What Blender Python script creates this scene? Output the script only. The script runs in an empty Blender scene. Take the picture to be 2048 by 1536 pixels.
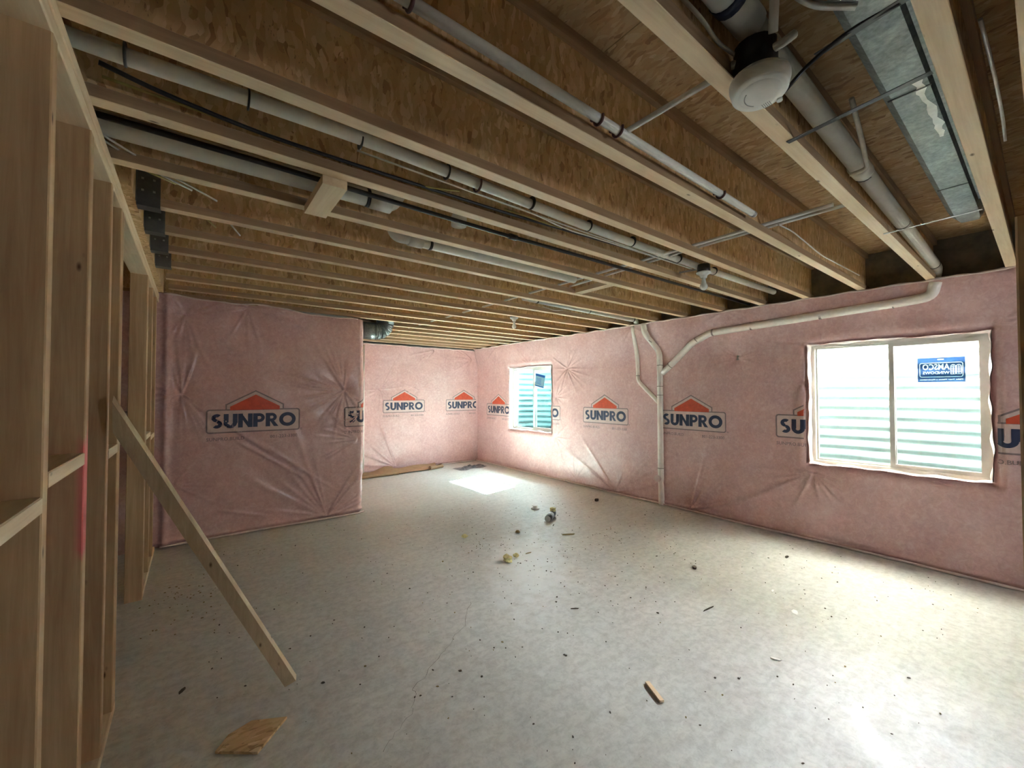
import bpy, bmesh, math, random
import numpy as np
from mathutils import Vector, Matrix
random.seed(7)
S = bpy.context.scene
COL = S.collection

# ------------------------------------------------------------ camera
cam_d = bpy.data.cameras.new('camera')
cam = bpy.data.objects.new('camera', cam_d); COL.objects.link(cam)
cam_d.sensor_fit = 'HORIZONTAL'; cam_d.sensor_width = 36.0
cam_d.lens = 827 / 2048 * 36.0
cam_d.clip_start = 0.02
YAW = math.radians(37.56); PITCH = math.atan(17 / 827)
fwd = Vector((math.sin(YAW) * math.cos(PITCH), math.cos(YAW) * math.cos(PITCH), math.sin(PITCH)))
cam.location = (0, 0, 1.535)
cam.rotation_euler = fwd.to_track_quat('-Z', 'Y').to_euler()
S.camera = cam

# ------------------------------------------------------------ sky, sun, portals, exposure
W = bpy.data.worlds.new('sky'); S.world = W; W.use_nodes = True
bg = W.node_tree.nodes['Background']
bg.inputs['Color'].default_value = (0.97, 0.965, 1.0, 1)
bg.inputs['Strength'].default_value = 34.0
sun_d = bpy.data.lights.new('sun', 'SUN'); sun_d.energy = 150.0; sun_d.angle = 0.009
sun_d.color = (1.0, 0.97, 0.9)
sun = bpy.data.objects.new('sun', sun_d); COL.objects.link(sun)
sun.location = (12, 8, 12)
sun.rotation_euler = Vector((-1.573, -0.315, -1.76)).to_track_quat('-Z', 'Y').to_euler()

def portal(loc, sx, sy, direction):
    d = bpy.data.lights.new('sky_portal', 'AREA'); d.shape = 'RECTANGLE'
    d.size = sx; d.size_y = sy; d.cycles.is_portal = True
    o = bpy.data.objects.new('sky_portal', d); COL.objects.link(o)
    o.location = loc; o.rotation_euler = Vector(direction).to_track_quat('-Z', 'Y').to_euler()
    return o
portal((5.85, 0.9, 2.40), 1.05, 2.3, (0, 0, -1)).rotation_euler = (0, 0, 0)
portal((5.85, -2.30, 2.40), 1.05, 1.9, (0, 0, -1)).rotation_euler = (0, 0, 0)
portal((5.85, 6.1, 2.40), 1.05, 2.3, (0, 0, -1)).rotation_euler = (0, 0, 0)
portal((3.85, -3.32, 1.6), 0.95, 0.85, (0, 1, 0))
S.view_settings.view_transform = 'Standard'
S.view_settings.look = 'None'
S.view_settings.gamma = 1.0
S.view_settings.use_curve_mapping = False
S.view_settings.exposure = 3.87
S.cycles.max_bounces = 12; S.cycles.diffuse_bounces = 8; S.cycles.glossy_bounces = 4
S.cycles.transparent_max_bounces = 12
S.cycles.use_denoising = True
S.cycles.sample_clamp_indirect = 12.0
S.cycles.caustics_reflective = False; S.cycles.caustics_refractive = False

# ------------------------------------------------------------ materials
def newmat(name):
    m = bpy.data.materials.new(name); m.use_nodes = True
    nt = m.node_tree; nt.nodes.clear()
    out = nt.nodes.new('ShaderNodeOutputMaterial')
    b = nt.nodes.new('ShaderNodeBsdfPrincipled')
    nt.links.new(b.outputs[0], out.inputs[0])
    return m, nt, b, out

def nd(nt, t, **k):
    n = nt.nodes.new(t)
    for a, v in k.items():
        if a.startswith('i_'):
            n.inputs[a[2:].replace('_', ' ')].default_value = v
        else:
            setattr(n, a, v)
    return n

def ramp(nt, fac, stops):
    r = nt.nodes.new('ShaderNodeValToRGB')
    e = r.color_ramp.elements
    while len(e) < len(stops): e.new(0.5)
    for i, (p, c) in enumerate(stops):
        e[i].position = p; e[i].color = (c[0], c[1], c[2], 1) if not isinstance(c, float) else (c, c, c, 1)
    nt.links.new(fac, r.inputs[0])
    return r.outputs[0]

def coords(nt, scale=(1, 1, 1), rot=(0, 0, 0), rnd=True):
    tc = nd(nt, 'ShaderNodeTexCoord')
    mp = nd(nt, 'ShaderNodeMapping')
    mp.inputs['Scale'].default_value = scale; mp.inputs['Rotation'].default_value = rot
    src = tc.outputs['Object']
    if rnd:
        oi = nd(nt, 'ShaderNodeObjectInfo')
        ad = nd(nt, 'ShaderNodeVectorMath', operation='MULTIPLY_ADD')
        cb = nd(nt, 'ShaderNodeCombineXYZ')
        for k in range(3): nt.links.new(oi.outputs['Random'], cb.inputs[k])
        nt.links.new(cb.outputs[0], ad.inputs[0])
        ad.inputs[1].default_value = (37.3, 21.7, 13.1)
        nt.links.new(src, ad.inputs[2]); src = ad.outputs[0]
    nt.links.new(src, mp.inputs[0])
    return mp.outputs[0]

def noise(nt, vec, scale, detail=4, rough=0.6, dist=0.0):
    n = nd(nt, 'ShaderNodeTexNoise'); nt.links.new(vec, n.inputs['Vector'])
    n.inputs['Scale'].default_value = scale; n.inputs['Detail'].default_value = detail
    n.inputs['Roughness'].default_value = rough; n.inputs['Distortion'].default_value = dist
    return n.outputs['Fac']

def mix(nt, fac, a, b, blend='MIX'):
    m = nd(nt, 'ShaderNodeMix', data_type='RGBA', blend_type=blend)
    if isinstance(fac, float): m.inputs[0].default_value = fac
    else: nt.links.new(fac, m.inputs[0])
    for k, v in ((6, a), (7, b)):
        if isinstance(v, tuple): m.inputs[k].default_value = (v[0], v[1], v[2], 1)
        else: nt.links.new(v, m.inputs[k])
    return m.outputs[2]

def bump(nt, b, h, strength=0.3, dist=0.01):
    n = nd(nt, 'ShaderNodeBump'); n.inputs['Strength'].default_value = strength
    n.inputs['Distance'].default_value = dist
    nt.links.new(h, n.inputs['Height']); nt.links.new(n.outputs[0], b.inputs['Normal'])

def plain(name, c, rough=0.5, metal=0.0, var=0.12, scale=25):
    m, nt, b, o = newmat(name)
    v = coords(nt)
    f = noise(nt, v, scale, 3)
    lo = tuple(max(0, x * (1 - var)) for x in c); hi = tuple(min(1, x * (1 + var)) for x in c)
    nt.links.new(ramp(nt, f, [(0.3, lo), (0.7, hi)]), b.inputs['Base Color'])
    b.inputs['Roughness'].default_value = rough; b.inputs['Metallic'].default_value = metal
    return m

def wood(name, axis, lo, hi, knots=True, stain=None):
    m, nt, b, o = newmat(name)
    sc = [26, 26, 26]; sc[axis] = 1.3
    v = coords(nt, tuple(sc))
    g = noise(nt, v, 1.6, 5, 0.65, 0.6)
    sc2 = [5, 5, 5]; sc2[axis] = 0.8
    g2 = noise(nt, coords(nt, tuple(sc2)), 1.0, 3)
    c = ramp(nt, g, [(0.25, lo), (0.5, tuple((a + d) / 2 for a, d in zip(lo, hi))), (0.72, hi)])
    c = mix(nt, 0.35, c, ramp(nt, g2, [(0.3, lo), (0.7, hi)]))
    if knots:
        sk = [11, 11, 11]; sk[axis] = 4.5
        vo = nd(nt, 'ShaderNodeTexVoronoi'); nt.links.new(coords(nt, tuple(sk)), vo.inputs['Vector'])
        vo.inputs['Scale'].default_value = 1.0
        k = ramp(nt, vo.outputs['Distance'], [(0.03, (1, 1, 1)), (0.09, (0, 0, 0))])
        c = mix(nt, k, c, (lo[0] * 0.3, lo[1] * 0.24, lo[2] * 0.2))
    if stain:
        tc = nd(nt, 'ShaderNodeTexCoord'); sp = nd(nt, 'ShaderNodeSeparateXYZ'); nt.links.new(tc.outputs['Object'], sp.inputs[0])
        mr = nd(nt, 'ShaderNodeMath', operation='SUBTRACT'); nt.links.new(sp.outputs[2], mr.inputs[0]); mr.inputs[1].default_value = stain[0]
        ab = nd(nt, 'ShaderNodeMath', operation='ABSOLUTE'); nt.links.new(mr.outputs[0], ab.inputs[0])
        dv = nd(nt, 'ShaderNodeMath', operation='DIVIDE'); nt.links.new(ab.outputs[0], dv.inputs[0]); dv.inputs[1].default_value = stain[1]
        nn = noise(nt, coords(nt, (8, 8, 3)), 1.0, 3)
        ad = nd(nt, 'ShaderNodeMath', operation='ADD'); nt.links.new(dv.outputs[0], ad.inputs[0]); nt.links.new(nn, ad.inputs[1])
        k = ramp(nt, ad.outputs[0], [(0.85, (0.8,) * 3), (1.6, (0.0,) * 3)])
        xr = nd(nt, 'ShaderNodeMapRange'); nt.links.new(sp.outputs[0], xr.inputs[0])
        xr.inputs[1].default_value = 0.020; xr.inputs[2].default_value = 0.043; xr.inputs[3].default_value = 0.10; xr.inputs[4].default_value = 1.0
        km = nd(nt, 'ShaderNodeMath', operation='MULTIPLY'); nt.links.new(k, km.inputs[0]); nt.links.new(xr.outputs[0], km.inputs[1])
        c = mix(nt, km.outputs[0], c, (0.80, 0.12, 0.15))
    # high fold values mix paler, negative ones darker
    fa = nd(nt, 'ShaderNodeAttribute', attribute_name='fold')
    c = mix(nt, ramp(nt, fa.outputs['Fac'], [(0.10, (0, 0, 0)), (0.9, (0.62,) * 3)]), c, (0.92, 0.80, 0.78))
    ng = nd(nt, 'ShaderNodeMath', operation='MULTIPLY'); nt.links.new(fa.outputs['Fac'], ng.inputs[0]); ng.inputs[1].default_value = -1.0
    c = mix(nt, ramp(nt, ng.outputs[0], [(0.1, (0, 0, 0)), (0.9, (0.75,) * 3)]), c, (0.22, 0.10, 0.09))
    nt.links.new(c, b.inputs['Base Color'])
    b.inputs['Roughness'].default_value = 0.6
    bump(nt, b, g, 0.25, 0.002)
    return m

def osb(name, axis, tone=1.0):
    """flake board; flakes lie mostly along axis"""
    m, nt, b, o = newmat(name)
    base = coords(nt)
    dn = nd(nt, 'ShaderNodeTexNoise'); nt.links.new(base, dn.inputs['Vector']); dn.inputs['Scale'].default_value = 9
    cols = []
    for rot, k in (((0.45, 0.5, 0.2), 0.9), ((-0.8, -0.7, 0.9), 1.15)):
        sc = [52 * k, 52 * k, 52 * k]; sc[axis] = 17 * k
        mp = nd(nt, 'ShaderNodeMapping'); mp.inputs['Scale'].default_value = sc
        mp.inputs['Rotation'].default_value = rot
        sm = nd(nt, 'ShaderNodeVectorMath', operation='MULTIPLY_ADD')
        nt.links.new(dn.outputs['Color'], sm.inputs[0]); sm.inputs[1].default_value = (0.06,) * 3
        nt.links.new(base, sm.inputs[2]); nt.links.new(sm.outputs[0], mp.inputs[0])
        vo = nd(nt, 'ShaderNodeTexVoronoi'); nt.links.new(mp.outputs[0], vo.inputs['Vector']); vo.inputs['Scale'].default_value = 1.0
        sp = nd(nt, 'ShaderNodeSeparateXYZ'); nt.links.new(vo.outputs['Color'], sp.inputs[0])
        cols.append(sp)
    t = tone
    st = [(0.0, (0.28 * t, 0.16 * t, 0.07 * t)), (0.10, (0.41 * t, 0.26 * t, 0.12 * t)), (0.45, (0.47 * t, 0.31 * t, 0.155 * t)),
          (0.8, (0.52 * t, 0.355 * t, 0.19 * t)), (1.0, (0.60 * t, 0.44 * t, 0.26 * t))]
    c1 = ramp(nt, cols[0].outputs[0], st); c2 = ramp(nt, cols[1].outputs[0], st)
    sel = ramp(nt, cols[1].outputs[1], [(0.45, (0, 0, 0)), (0.5, (1, 1, 1))])
    c = mix(nt, sel, c1, c2)
    fl = noise(nt, coords(nt, tuple(130 if i != axis else 45 for i in range(3))), 1.0, 2)
    c = mix(nt, ramp(nt, fl, [(0.66, (0, 0, 0)), (0.74, (0.6,) * 3)]), c, (0.08 * t, 0.035 * t, 0.012 * t))
    big = noise(nt, coords(nt), 2.2, 3)
    c = mix(nt, 0.5, c, ramp(nt, big, [(0.3, (0.62,) * 3), (0.7, (1.0,) * 3)]), 'MULTIPLY')
    nt.links.new(c, b.inputs['Base Color']); b.inputs['Roughness'].default_value = 0.75
    bump(nt, b, cols[0].outputs[2], 0.25, 0.002)
    return m

PINE_LO, PINE_HI = (0.66, 0.47, 0.28), (0.90, 0.74, 0.53)
M = {}
M['pine_x'] = wood('pine_along_x', 0, PINE_LO, PINE_HI)
M['pine_y'] = wood('pine_along_y', 1, PINE_LO, PINE_HI)
M['pine_z'] = wood('pine_along_z', 2, (0.42, 0.24, 0.11), (0.72, 0.50, 0.29))
M['pine_red'] = wood('pine_sprayed_red', 2, (0.42, 0.24, 0.11), (0.72, 0.50, 0.29), stain=(1.20, 0.45))
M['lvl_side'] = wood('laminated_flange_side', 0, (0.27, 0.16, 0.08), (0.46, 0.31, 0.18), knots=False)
M['osb_web'] = osb('osb_web', 2, 1.45)
M['osb_sub'] = osb('osb_subfloor', 1, 1.15)
M['osb_scrap'] = osb('osb_scrap', 0, 1.5)
M['pvc'] = plain('white_pvc', (0.72, 0.72, 0.67), 0.35, var=0.04)
M['pvc_film'] = plain('pvc_behind_film', (0.92, 0.86, 0.80), 0.4, var=0.05)
M['pvc_ring'] = plain('pvc_joint_dark', (0.30, 0.24, 0.22), 0.5)  # darker bands at the pipe joints
M['pex'] = plain('white_pex', (0.74, 0.74, 0.70), 0.4, var=0.04)
M['black'] = plain('black_plastic', (0.012, 0.012, 0.014), 0.4)
M['navy'] = plain('navy_tape', (0.012, 0.02, 0.05), 0.4)
M['cable_y'] = plain('yellow_cable', (0.42, 0.33, 0.10), 0.5)
M['cable_w'] = plain('white_cable', (0.62, 0.60, 0.52), 0.5)
M['clip'] = plain('maroon_clip', (0.07, 0.018, 0.02), 0.5)
M['steel'] = plain('strap_steel', (0.55, 0.56, 0.56), 0.35, 0.9)
M['hanger'] = plain('hanger_steel', (0.12, 0.125, 0.13), 0.45, 0.7)
M['white'] = plain('white_plastic', (0.80, 0.80, 0.77), 0.4, var=0.03)
M['grille'] = plain('detector_grille', (0.35, 0.36, 0.35), 0.5)
M['vinyl'] = plain('window_vinyl', (0.62, 0.60, 0.56), 0.4, var=0.03)
M['bulb'] = plain('opal_bulb', (0.82, 0.83, 0.80), 0.25, var=0.02)
M['kraft'] = plain('kraft_paper', (0.36, 0.22, 0.12), 0.7, var=0.12, scale=12)
M['bag'] = plain('dark_grey_bag', (0.09, 0.09, 0.10), 0.35, var=0.3)
M['foam'] = plain('yellow_foam', (0.70, 0.64, 0.32), 0.8, var=0.2, scale=60)
M['can_dark'] = plain('can_dark_print', (0.02, 0.03, 0.04), 0.3)
M['can_white'] = plain('can_white_label', (0.62, 0.64, 0.70), 0.35)
M['can_metal'] = plain('can_metal', (0.65, 0.66, 0.66), 0.3, 1.0)
M['chip'] = plain('dark_chip', (0.05, 0.035, 0.02), 0.8, var=0.4)
M['twig'] = plain('olive_sliver', (0.22, 0.17, 0.06), 0.8)
M['torn'] = plain('torn_white_film', (0.85, 0.86, 0.84), 0.5)
def thinfilm(name, c, tr, k):
    m, nt, b, o = newmat(name)
    b.inputs['Base Color'].default_value = (*c, 1); b.inputs['Roughness'].default_value = 0.4
    t = nd(nt, 'ShaderNodeBsdfTransparent'); t.inputs[0].default_value = (*tr, 1)
    mx = nd(nt, 'ShaderNodeMixShader'); mx.inputs[0].default_value = k
    nt.links.new(b.outputs[0], mx.inputs[1]); nt.links.new(t.outputs[0], mx.inputs[2]); nt.links.new(mx.outputs[0], o.inputs[0])
    return m
M['blue'] = thinfilm('sticker_blue', (0.03, 0.10, 0.30), (0.035, 0.085, 0.22), 0.80)
M['blue2'] = thinfilm('sticker_light_blue', (0.03, 0.16, 0.50), (0.01, 0.07, 0.30), 0.6)
M['sticker_white'] = thinfilm('sticker_white', (0.75, 0.85, 0.90), (0.90, 0.95, 0.98), 0.80)
M['ink_navy'] = plain('ink_navy', (0.035, 0.045, 0.10), 0.5)
M['ink_red'] = plain('ink_red', (0.62, 0.085, 0.035), 0.5)
M['ink_grey'] = plain('ink_grey', (0.26, 0.19, 0.19), 0.5)
M['ink_pale'] = plain('ink_pale', (0.66, 0.50, 0.47), 0.45, var=0.06)
M['rim'] = plain('rim_board', (0.20, 0.17, 0.13), 0.8, var=0.3, scale=8)
M['gravel'] = plain('gravel', (0.32, 0.34, 0.345), 0.9, var=0.35, scale=40)
M['soil'] = plain('soil', (0.34, 0.33, 0.31), 0.9, var=0.3, scale=4)
M['siding'] = plain('siding', (0.5, 0.5, 0.48), 0.8)
M['foundation'] = plain('foundation', (0.42, 0.42, 0.40), 0.85, var=0.2, scale=5)
M['crack'] = plain('crack_dark', (0.16, 0.15, 0.13), 0.9)

def m_galv():
    m, nt, b, o = newmat('galvanised_duct')
    v = coords(nt, rnd=False)
    n1 = noise(nt, v, 9, 6, 0.7); n2 = noise(nt, v, 55, 3, 0.6)
    c = ramp(nt, n1, [(0.3, (0.13, 0.15, 0.15)), (0.55, (0.20, 0.23, 0.23)), (0.72, (0.38, 0.43, 0.43))])
    c = mix(nt, 0.4, c, ramp(nt, n2, [(0.35, (0.12, 0.14, 0.14)), (0.7, (0.36, 0.40, 0.40))]))
    nt.links.new(c, b.inputs['Base Color']); b.inputs['Metallic'].default_value = 0.55
    nt.links.new(ramp(nt, n1, [(0.3, 0.55), (0.7, 0.35)]), b.inputs['Roughness'])
    return m
M['galv'] = m_galv()
def m_well(crest, groove_shade):
    # white steel with the shade of the corrugation grooves painted into the colour
    m, nt, b, o = newmat('white_steel_well')
    tc = nd(nt, 'ShaderNodeTexCoord'); sp = nd(nt, 'ShaderNodeSeparateXYZ'); nt.links.new(tc.outputs['Object'], sp.inputs[0])
    w = nd(nt, 'ShaderNodeMath', operation='MULTIPLY'); nt.links.new(sp.outputs[2], w.inputs[0]); w.inputs[1].default_value = 2 * math.pi / 0.118
    ph = nd(nt, 'ShaderNodeMath', operation='ADD'); nt.links.new(w.outputs[0], ph.inputs[0]); ph.inputs[1].default_value = 2 * math.pi * 0.5 / 0.118 - 0.9
    si = nd(nt, 'ShaderNodeMath', operation='SINE'); nt.links.new(ph.outputs[0], si.inputs[0])
    n1 = noise(nt, coords(nt, (1, 1.5, 9)), 2.0, 4)
    ad = nd(nt, 'ShaderNodeMath', operation='ADD'); nt.links.new(si.outputs[0], ad.inputs[0]); nt.links.new(n1, ad.inputs[1])
    c = mix(nt, ramp(nt, ad.outputs[0], [(0.9, (0, 0, 0)), (1.0, (1, 1, 1))]), crest, groove_shade)
    nt.links.new(c, b.inputs['Base Color']); b.inputs['Roughness'].default_value = 0.5
    return m
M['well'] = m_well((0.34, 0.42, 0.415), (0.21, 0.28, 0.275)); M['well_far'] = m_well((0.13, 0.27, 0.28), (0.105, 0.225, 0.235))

def m_film():
    m, nt, b, o = newmat('pink_insulation_under_film')
    v = coords(nt, rnd=False)
    n1 = noise(nt, v, 3.0, 6, 0.65, 0.4); n2 = noise(nt, v, 26, 4, 0.7, 0.8); n3 = noise(nt, v, 1.2, 2)
    c = ramp(nt, n1, [(0.28, (0.62, 0.36, 0.35)), (0.5, (0.72, 0.455, 0.44)), (0.74, (0.83, 0.59, 0.575))])
    c2 = ramp(nt, n2, [(0.3, (0.52, 0.30, 0.295)), (0.5, (0.71, 0.445, 0.43)), (0.72, (0.88, 0.72, 0.70))])
    c = mix(nt, 0.45, c, c2)
    c = mix(nt, 0.5, c, ramp(nt, n3, [(0.3, (0.88, 0.86, 0.86)), (0.7, (1.0, 1.0, 1.0))]), 'MULTIPLY')
    nt.links.new(c, b.inputs['Base Color'])
    b.inputs['Roughness'].default_value = 0.6
    b.inputs['Coat Weight'].default_value = 0.65; b.inputs['Coat Roughness'].default_value = 0.24
    bump(nt, b, n2, 0.25, 0.006)
    return m
M['film'] = m_film()
M['film_edge'] = plain('clear_film_fold', (0.80, 0.66, 0.62), 0.4, var=0.06, scale=30)

def m_floor():
    m, nt, b, o = newmat('concrete_slab')
    v = coords(nt, rnd=False)
    n1 = noise(nt, v, 0.9, 6, 0.6, 0.3); n2 = noise(nt, v, 7, 6, 0.7, 0.5); n3 = noise(nt, v, 60, 3, 0.7)
    vs = coords(nt, (3.0, 14, 1), (0, 0, 0.75), rnd=False); n4 = noise(nt, vs, 1.4, 5, 0.7, 0.4)
    c = ramp(nt, n1, [(0.3, (0.57, 0.57, 0.535)), (0.5, (0.655, 0.655, 0.62)), (0.7, (0.74, 0.74, 0.70))])
    c = mix(nt, 0.35, c, ramp(nt, n2, [(0.3, (0.40, 0.405, 0.375)), (0.7, (0.72, 0.725, 0.69))]))
    c = mix(nt, 0.22, c, ramp(nt, n4, [(0.35, (0.38, 0.38, 0.35)), (0.7, (0.76, 0.765, 0.73))]))
    sp = ramp(nt, n3, [(0.66, (0, 0, 0)), (0.73, (0.6,) * 3)])
    c = mix(nt, sp, c, (0.22, 0.20, 0.17))
    n5 = noise(nt, v, 22, 5, 0.75, 0.4)
    c = mix(nt, 0.42, c, ramp(nt, n5, [(0.36, (0.50,) * 3), (0.58, (1.0,) * 3)]), 'MULTIPLY')
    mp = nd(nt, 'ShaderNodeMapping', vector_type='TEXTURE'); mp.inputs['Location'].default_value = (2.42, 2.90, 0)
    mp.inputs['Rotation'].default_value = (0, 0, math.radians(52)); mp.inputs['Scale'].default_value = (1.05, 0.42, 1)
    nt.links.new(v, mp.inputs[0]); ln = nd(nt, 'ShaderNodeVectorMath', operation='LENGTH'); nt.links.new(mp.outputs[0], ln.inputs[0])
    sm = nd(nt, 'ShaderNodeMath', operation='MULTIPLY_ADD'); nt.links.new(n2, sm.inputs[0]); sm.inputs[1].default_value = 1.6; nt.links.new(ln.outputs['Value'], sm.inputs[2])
    window_glare = ramp(nt, sm.outputs[0], [(0.9, (0.75,) * 3), (1.0, (0.55,) * 3), (1.6, (0, 0, 0))])  # reflection of the small window, painted into the slab colour
    window_glare.node.color_ramp.elements[0].position = 0.55; window_glare.node.color_ramp.elements[1].position = 0.75; window_glare.node.color_ramp.elements[2].position = 1.0
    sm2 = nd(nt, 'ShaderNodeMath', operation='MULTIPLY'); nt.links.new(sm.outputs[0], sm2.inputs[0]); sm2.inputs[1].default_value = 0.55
    nt.links.new(sm2.outputs[0], window_glare.node.inputs[0])
    c = mix(nt, window_glare, c, (0.84, 0.87, 0.87))
    nt.links.new(c, b.inputs['Base Color'])
    nt.links.new(ramp(nt, n2, [(0.3, 0.36), (0.7, 0.62)]), b.inputs['Roughness'])
    b.inputs['Specular IOR Level'].default_value = 0.5
    bump(nt, b, n2, 0.12, 0.004)
    return m
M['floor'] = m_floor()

def m_glass(tint):
    m = bpy.data.materials.new('low_e_glass'); m.use_nodes = True
    nt = m.node_tree; nt.nodes.clear()
    out = nt.nodes.new('ShaderNodeOutputMaterial')
    t = nd(nt, 'ShaderNodeBsdfTransparent'); t.inputs[0].default_value = (*tint, 1)
    g = nd(nt, 'ShaderNodeBsdfGlossy'); g.inputs['Roughness'].default_value = 0.02
    mx = nd(nt, 'ShaderNodeMixShader'); mx.inputs[0].default_value = 0.05
    nt.links.new(t.outputs[0], mx.inputs[1]); nt.links.new(g.outputs[0], mx.inputs[2])
    nt.links.new(mx.outputs[0], out.inputs[0])
    return m
M['glass'] = m_glass((0.95, 0.975, 0.965)); M['glass_dim'] = m_glass((0.44, 0.46, 0.46)); M['glass_cyan'] = m_glass((0.42, 0.485, 0.49))

# ------------------------------------------------------------ mesh helpers
class G:
    def __init__(s): s.v = []; s.f = []; s.m = []; s.cur = 0; s.sm = []; s.smooth = False
    def _f(s, *idx):
        s.f.append(tuple(idx)); s.m.append(s.cur); s.sm.append(s.smooth)
    def hexa(s, P):
        b = len(s.v); s.v += [tuple(p) for p in P]
        sm = s.smooth; s.smooth = False
        for q in ((0, 3, 2, 1), (4, 5, 6, 7), (0, 1, 5, 4), (1, 2, 6, 5), (2, 3, 7, 6), (3, 0, 4, 7)):
            s._f(*[b + i for i in q])
        s.smooth = sm
        return s
    def box(s, x0, x1, y0, y1, z0, z1):
        return s.hexa([(x0, y0, z0), (x1, y0, z0), (x1, y1, z0), (x0, y1, z0), (x0, y0, z1), (x1, y0, z1), (x1, y1, z1), (x0, y1, z1)])
    def cbox(s, x0, x1, y0, y1, z0, z1, c=0.003, axis=2):
        """lumber: eased long edges along axis"""
        lo = [x0, y0, z0]; hi = [x1, y1, z1]
        a, d = [i for i in range(3) if i != axis]
        ring = [(lo[a] + c, lo[d]), (hi[a] - c, lo[d]), (hi[a], lo[d] + c), (hi[a], hi[d] - c), (hi[a] - c, hi[d]), (lo[a] + c, hi[d]), (lo[a], hi[d] - c), (lo[a], lo[d] + c)]
        b = len(s.v)
        for e in (lo[axis], hi[axis]):
            for p, q in ring:
                v = [0, 0, 0]; v[axis] = e; v[a] = p; v[d] = q; s.v.append(tuple(v))
        n = 8
        flip = axis == 1
        for i in range(n):
            j = (i + 1) % n
            q = (b + i, b + j, b + n + j, b + n + i)
            s._f(*(q[::-1] if flip else q))
        q = tuple(b + i for i in range(n)); r = tuple(b + n + i for i in range(n))
        s._f(*(q if flip else q[::-1])); s._f(*(r[::-1] if flip else r))
        return s
    def beam(s, A, B, w, t, side):
        """box from A to B; w along `side`, t along the other cross direction"""
        A = Vector(A); B = Vector(B); d = (B - A).normalized()
        sd = Vector(side); sd = (sd - d * sd.dot(d)).normalized(); u = d.cross(sd)
        P = []
        for c in (A, B):
            for i, j in ((-1, -1), (1, -1), (1, 1), (-1, 1)):
                P.append(c + sd * (w / 2 * i) + u * (t / 2 * j))
        return s.hexa(P)
    def tube(s, pts, r, n=12, caps=True, smooth=True):
        pts = [Vector(p) for p in pts]; rs = r if isinstance(r, (list, tuple)) else [r] * len(pts)
        s.smooth = smooth
        b = len(s.v); up = None
        for i, p in enumerate(pts):
            d = (pts[min(i + 1, len(pts) - 1)] - pts[max(i - 1, 0)]).normalized()
            if up is None: up = d.orthogonal().normalized()
            up = (up - d * up.dot(d)).normalized(); w = d.cross(up)
            for k in range(n):
                a = 2 * math.pi * k / n
                s.v.append(tuple(p + (up * math.cos(a) + w * math.sin(a)) * rs[i]))
        for i in range(len(pts) - 1):
            for k in range(n):
                k2 = (k + 1) % n
                s._f(b + i * n + k, b + i * n + k2, b + (i + 1) * n + k2, b + (i + 1) * n + k)
        if caps:
            s.smooth = False
            s._f(*[b + k for k in range(n)][::-1]); s._f(*[b + (len(pts) - 1) * n + k for k in range(n)])
        s.smooth = False
        return s
    def ring(s, p, d, r, R=None, h=0.01, n=16):
        """short band round a pipe"""
        p = Vector(p); d = Vector(d).normalized()
        return s.tube([p - d * h / 2, p + d * h / 2], R or r, n)
    def lathe(s, prof, c, n=24, axis=(0, 0, 1)):
        q = Vector((0, 0, 1)).rotation_difference(Vector(axis).normalized()); c = Vector(c)
        b = len(s.v); s.smooth = True
        for (r, z) in prof:
            for k in range(n):
                a = 2 * math.pi * k / n
                s.v.append(tuple(c + q @ Vector((r * math.cos(a), r * math.sin(a), z))))
        for i in range(len(prof) - 1):
            for k in range(n):
                k2 = (k + 1) % n
                s._f(b + i * n + k, b + i * n + k2, b + (i + 1) * n + k2, b + (i + 1) * n + k)
        s._f(*[b + k for k in range(n)][::-1]); s._f(*[b + (len(prof) - 1) * n + k for k in range(n)])
        s.smooth = False
        return s
    def prism(s, poly, z0, z1, fn=lambda x, y, z: (x, y, z)):
        n = len(poly); b = len(s.v)
        for z in (z0, z1):
            for x, y in poly: s.v.append(fn(x, y, z))
        s._f(*[b + i for i in range(n)][::-1]); s._f(*[b + n + i for i in range(n)])
        for i in range(n):
            j = (i + 1) % n
            s._f(b + i, b + j, b + n + j, b + n + i)
        return s
    def mesh(s, name, mats, org=(0, 0, 0)):
        me = bpy.data.meshes.new(name)
        o = Vector(org)
        me.from_pydata([tuple(Vector(p) - o) for p in s.v], [], s.f)
        if not isinstance(mats, (list, tuple)): mats = [mats]
        for m in mats: me.materials.append(M[m] if isinstance(m, str) else m)
        me.polygons.foreach_set('material_index', s.m); me.polygons.foreach_set('use_smooth', s.sm)
        me.update()
        return me
    def build(s, name, mats, parent=None, org=None):
        """parent: object whose world location is its .location chain (no rotation)"""
        if org is None:
            if parent is not None: org = wloc(parent)
            else:
                a = np.array(s.v); org = ((a[:, 0].min() + a[:, 0].max()) / 2, (a[:, 1].min() + a[:, 1].max()) / 2, a[:, 2].min())
        o = bpy.data.objects.new(name, s.mesh(name, mats, org)); COL.objects.link(o)
        if parent is not None:
            o.parent = parent; o.location = Vector(org) - wloc(parent)
        else: o.location = org
        return o

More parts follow.
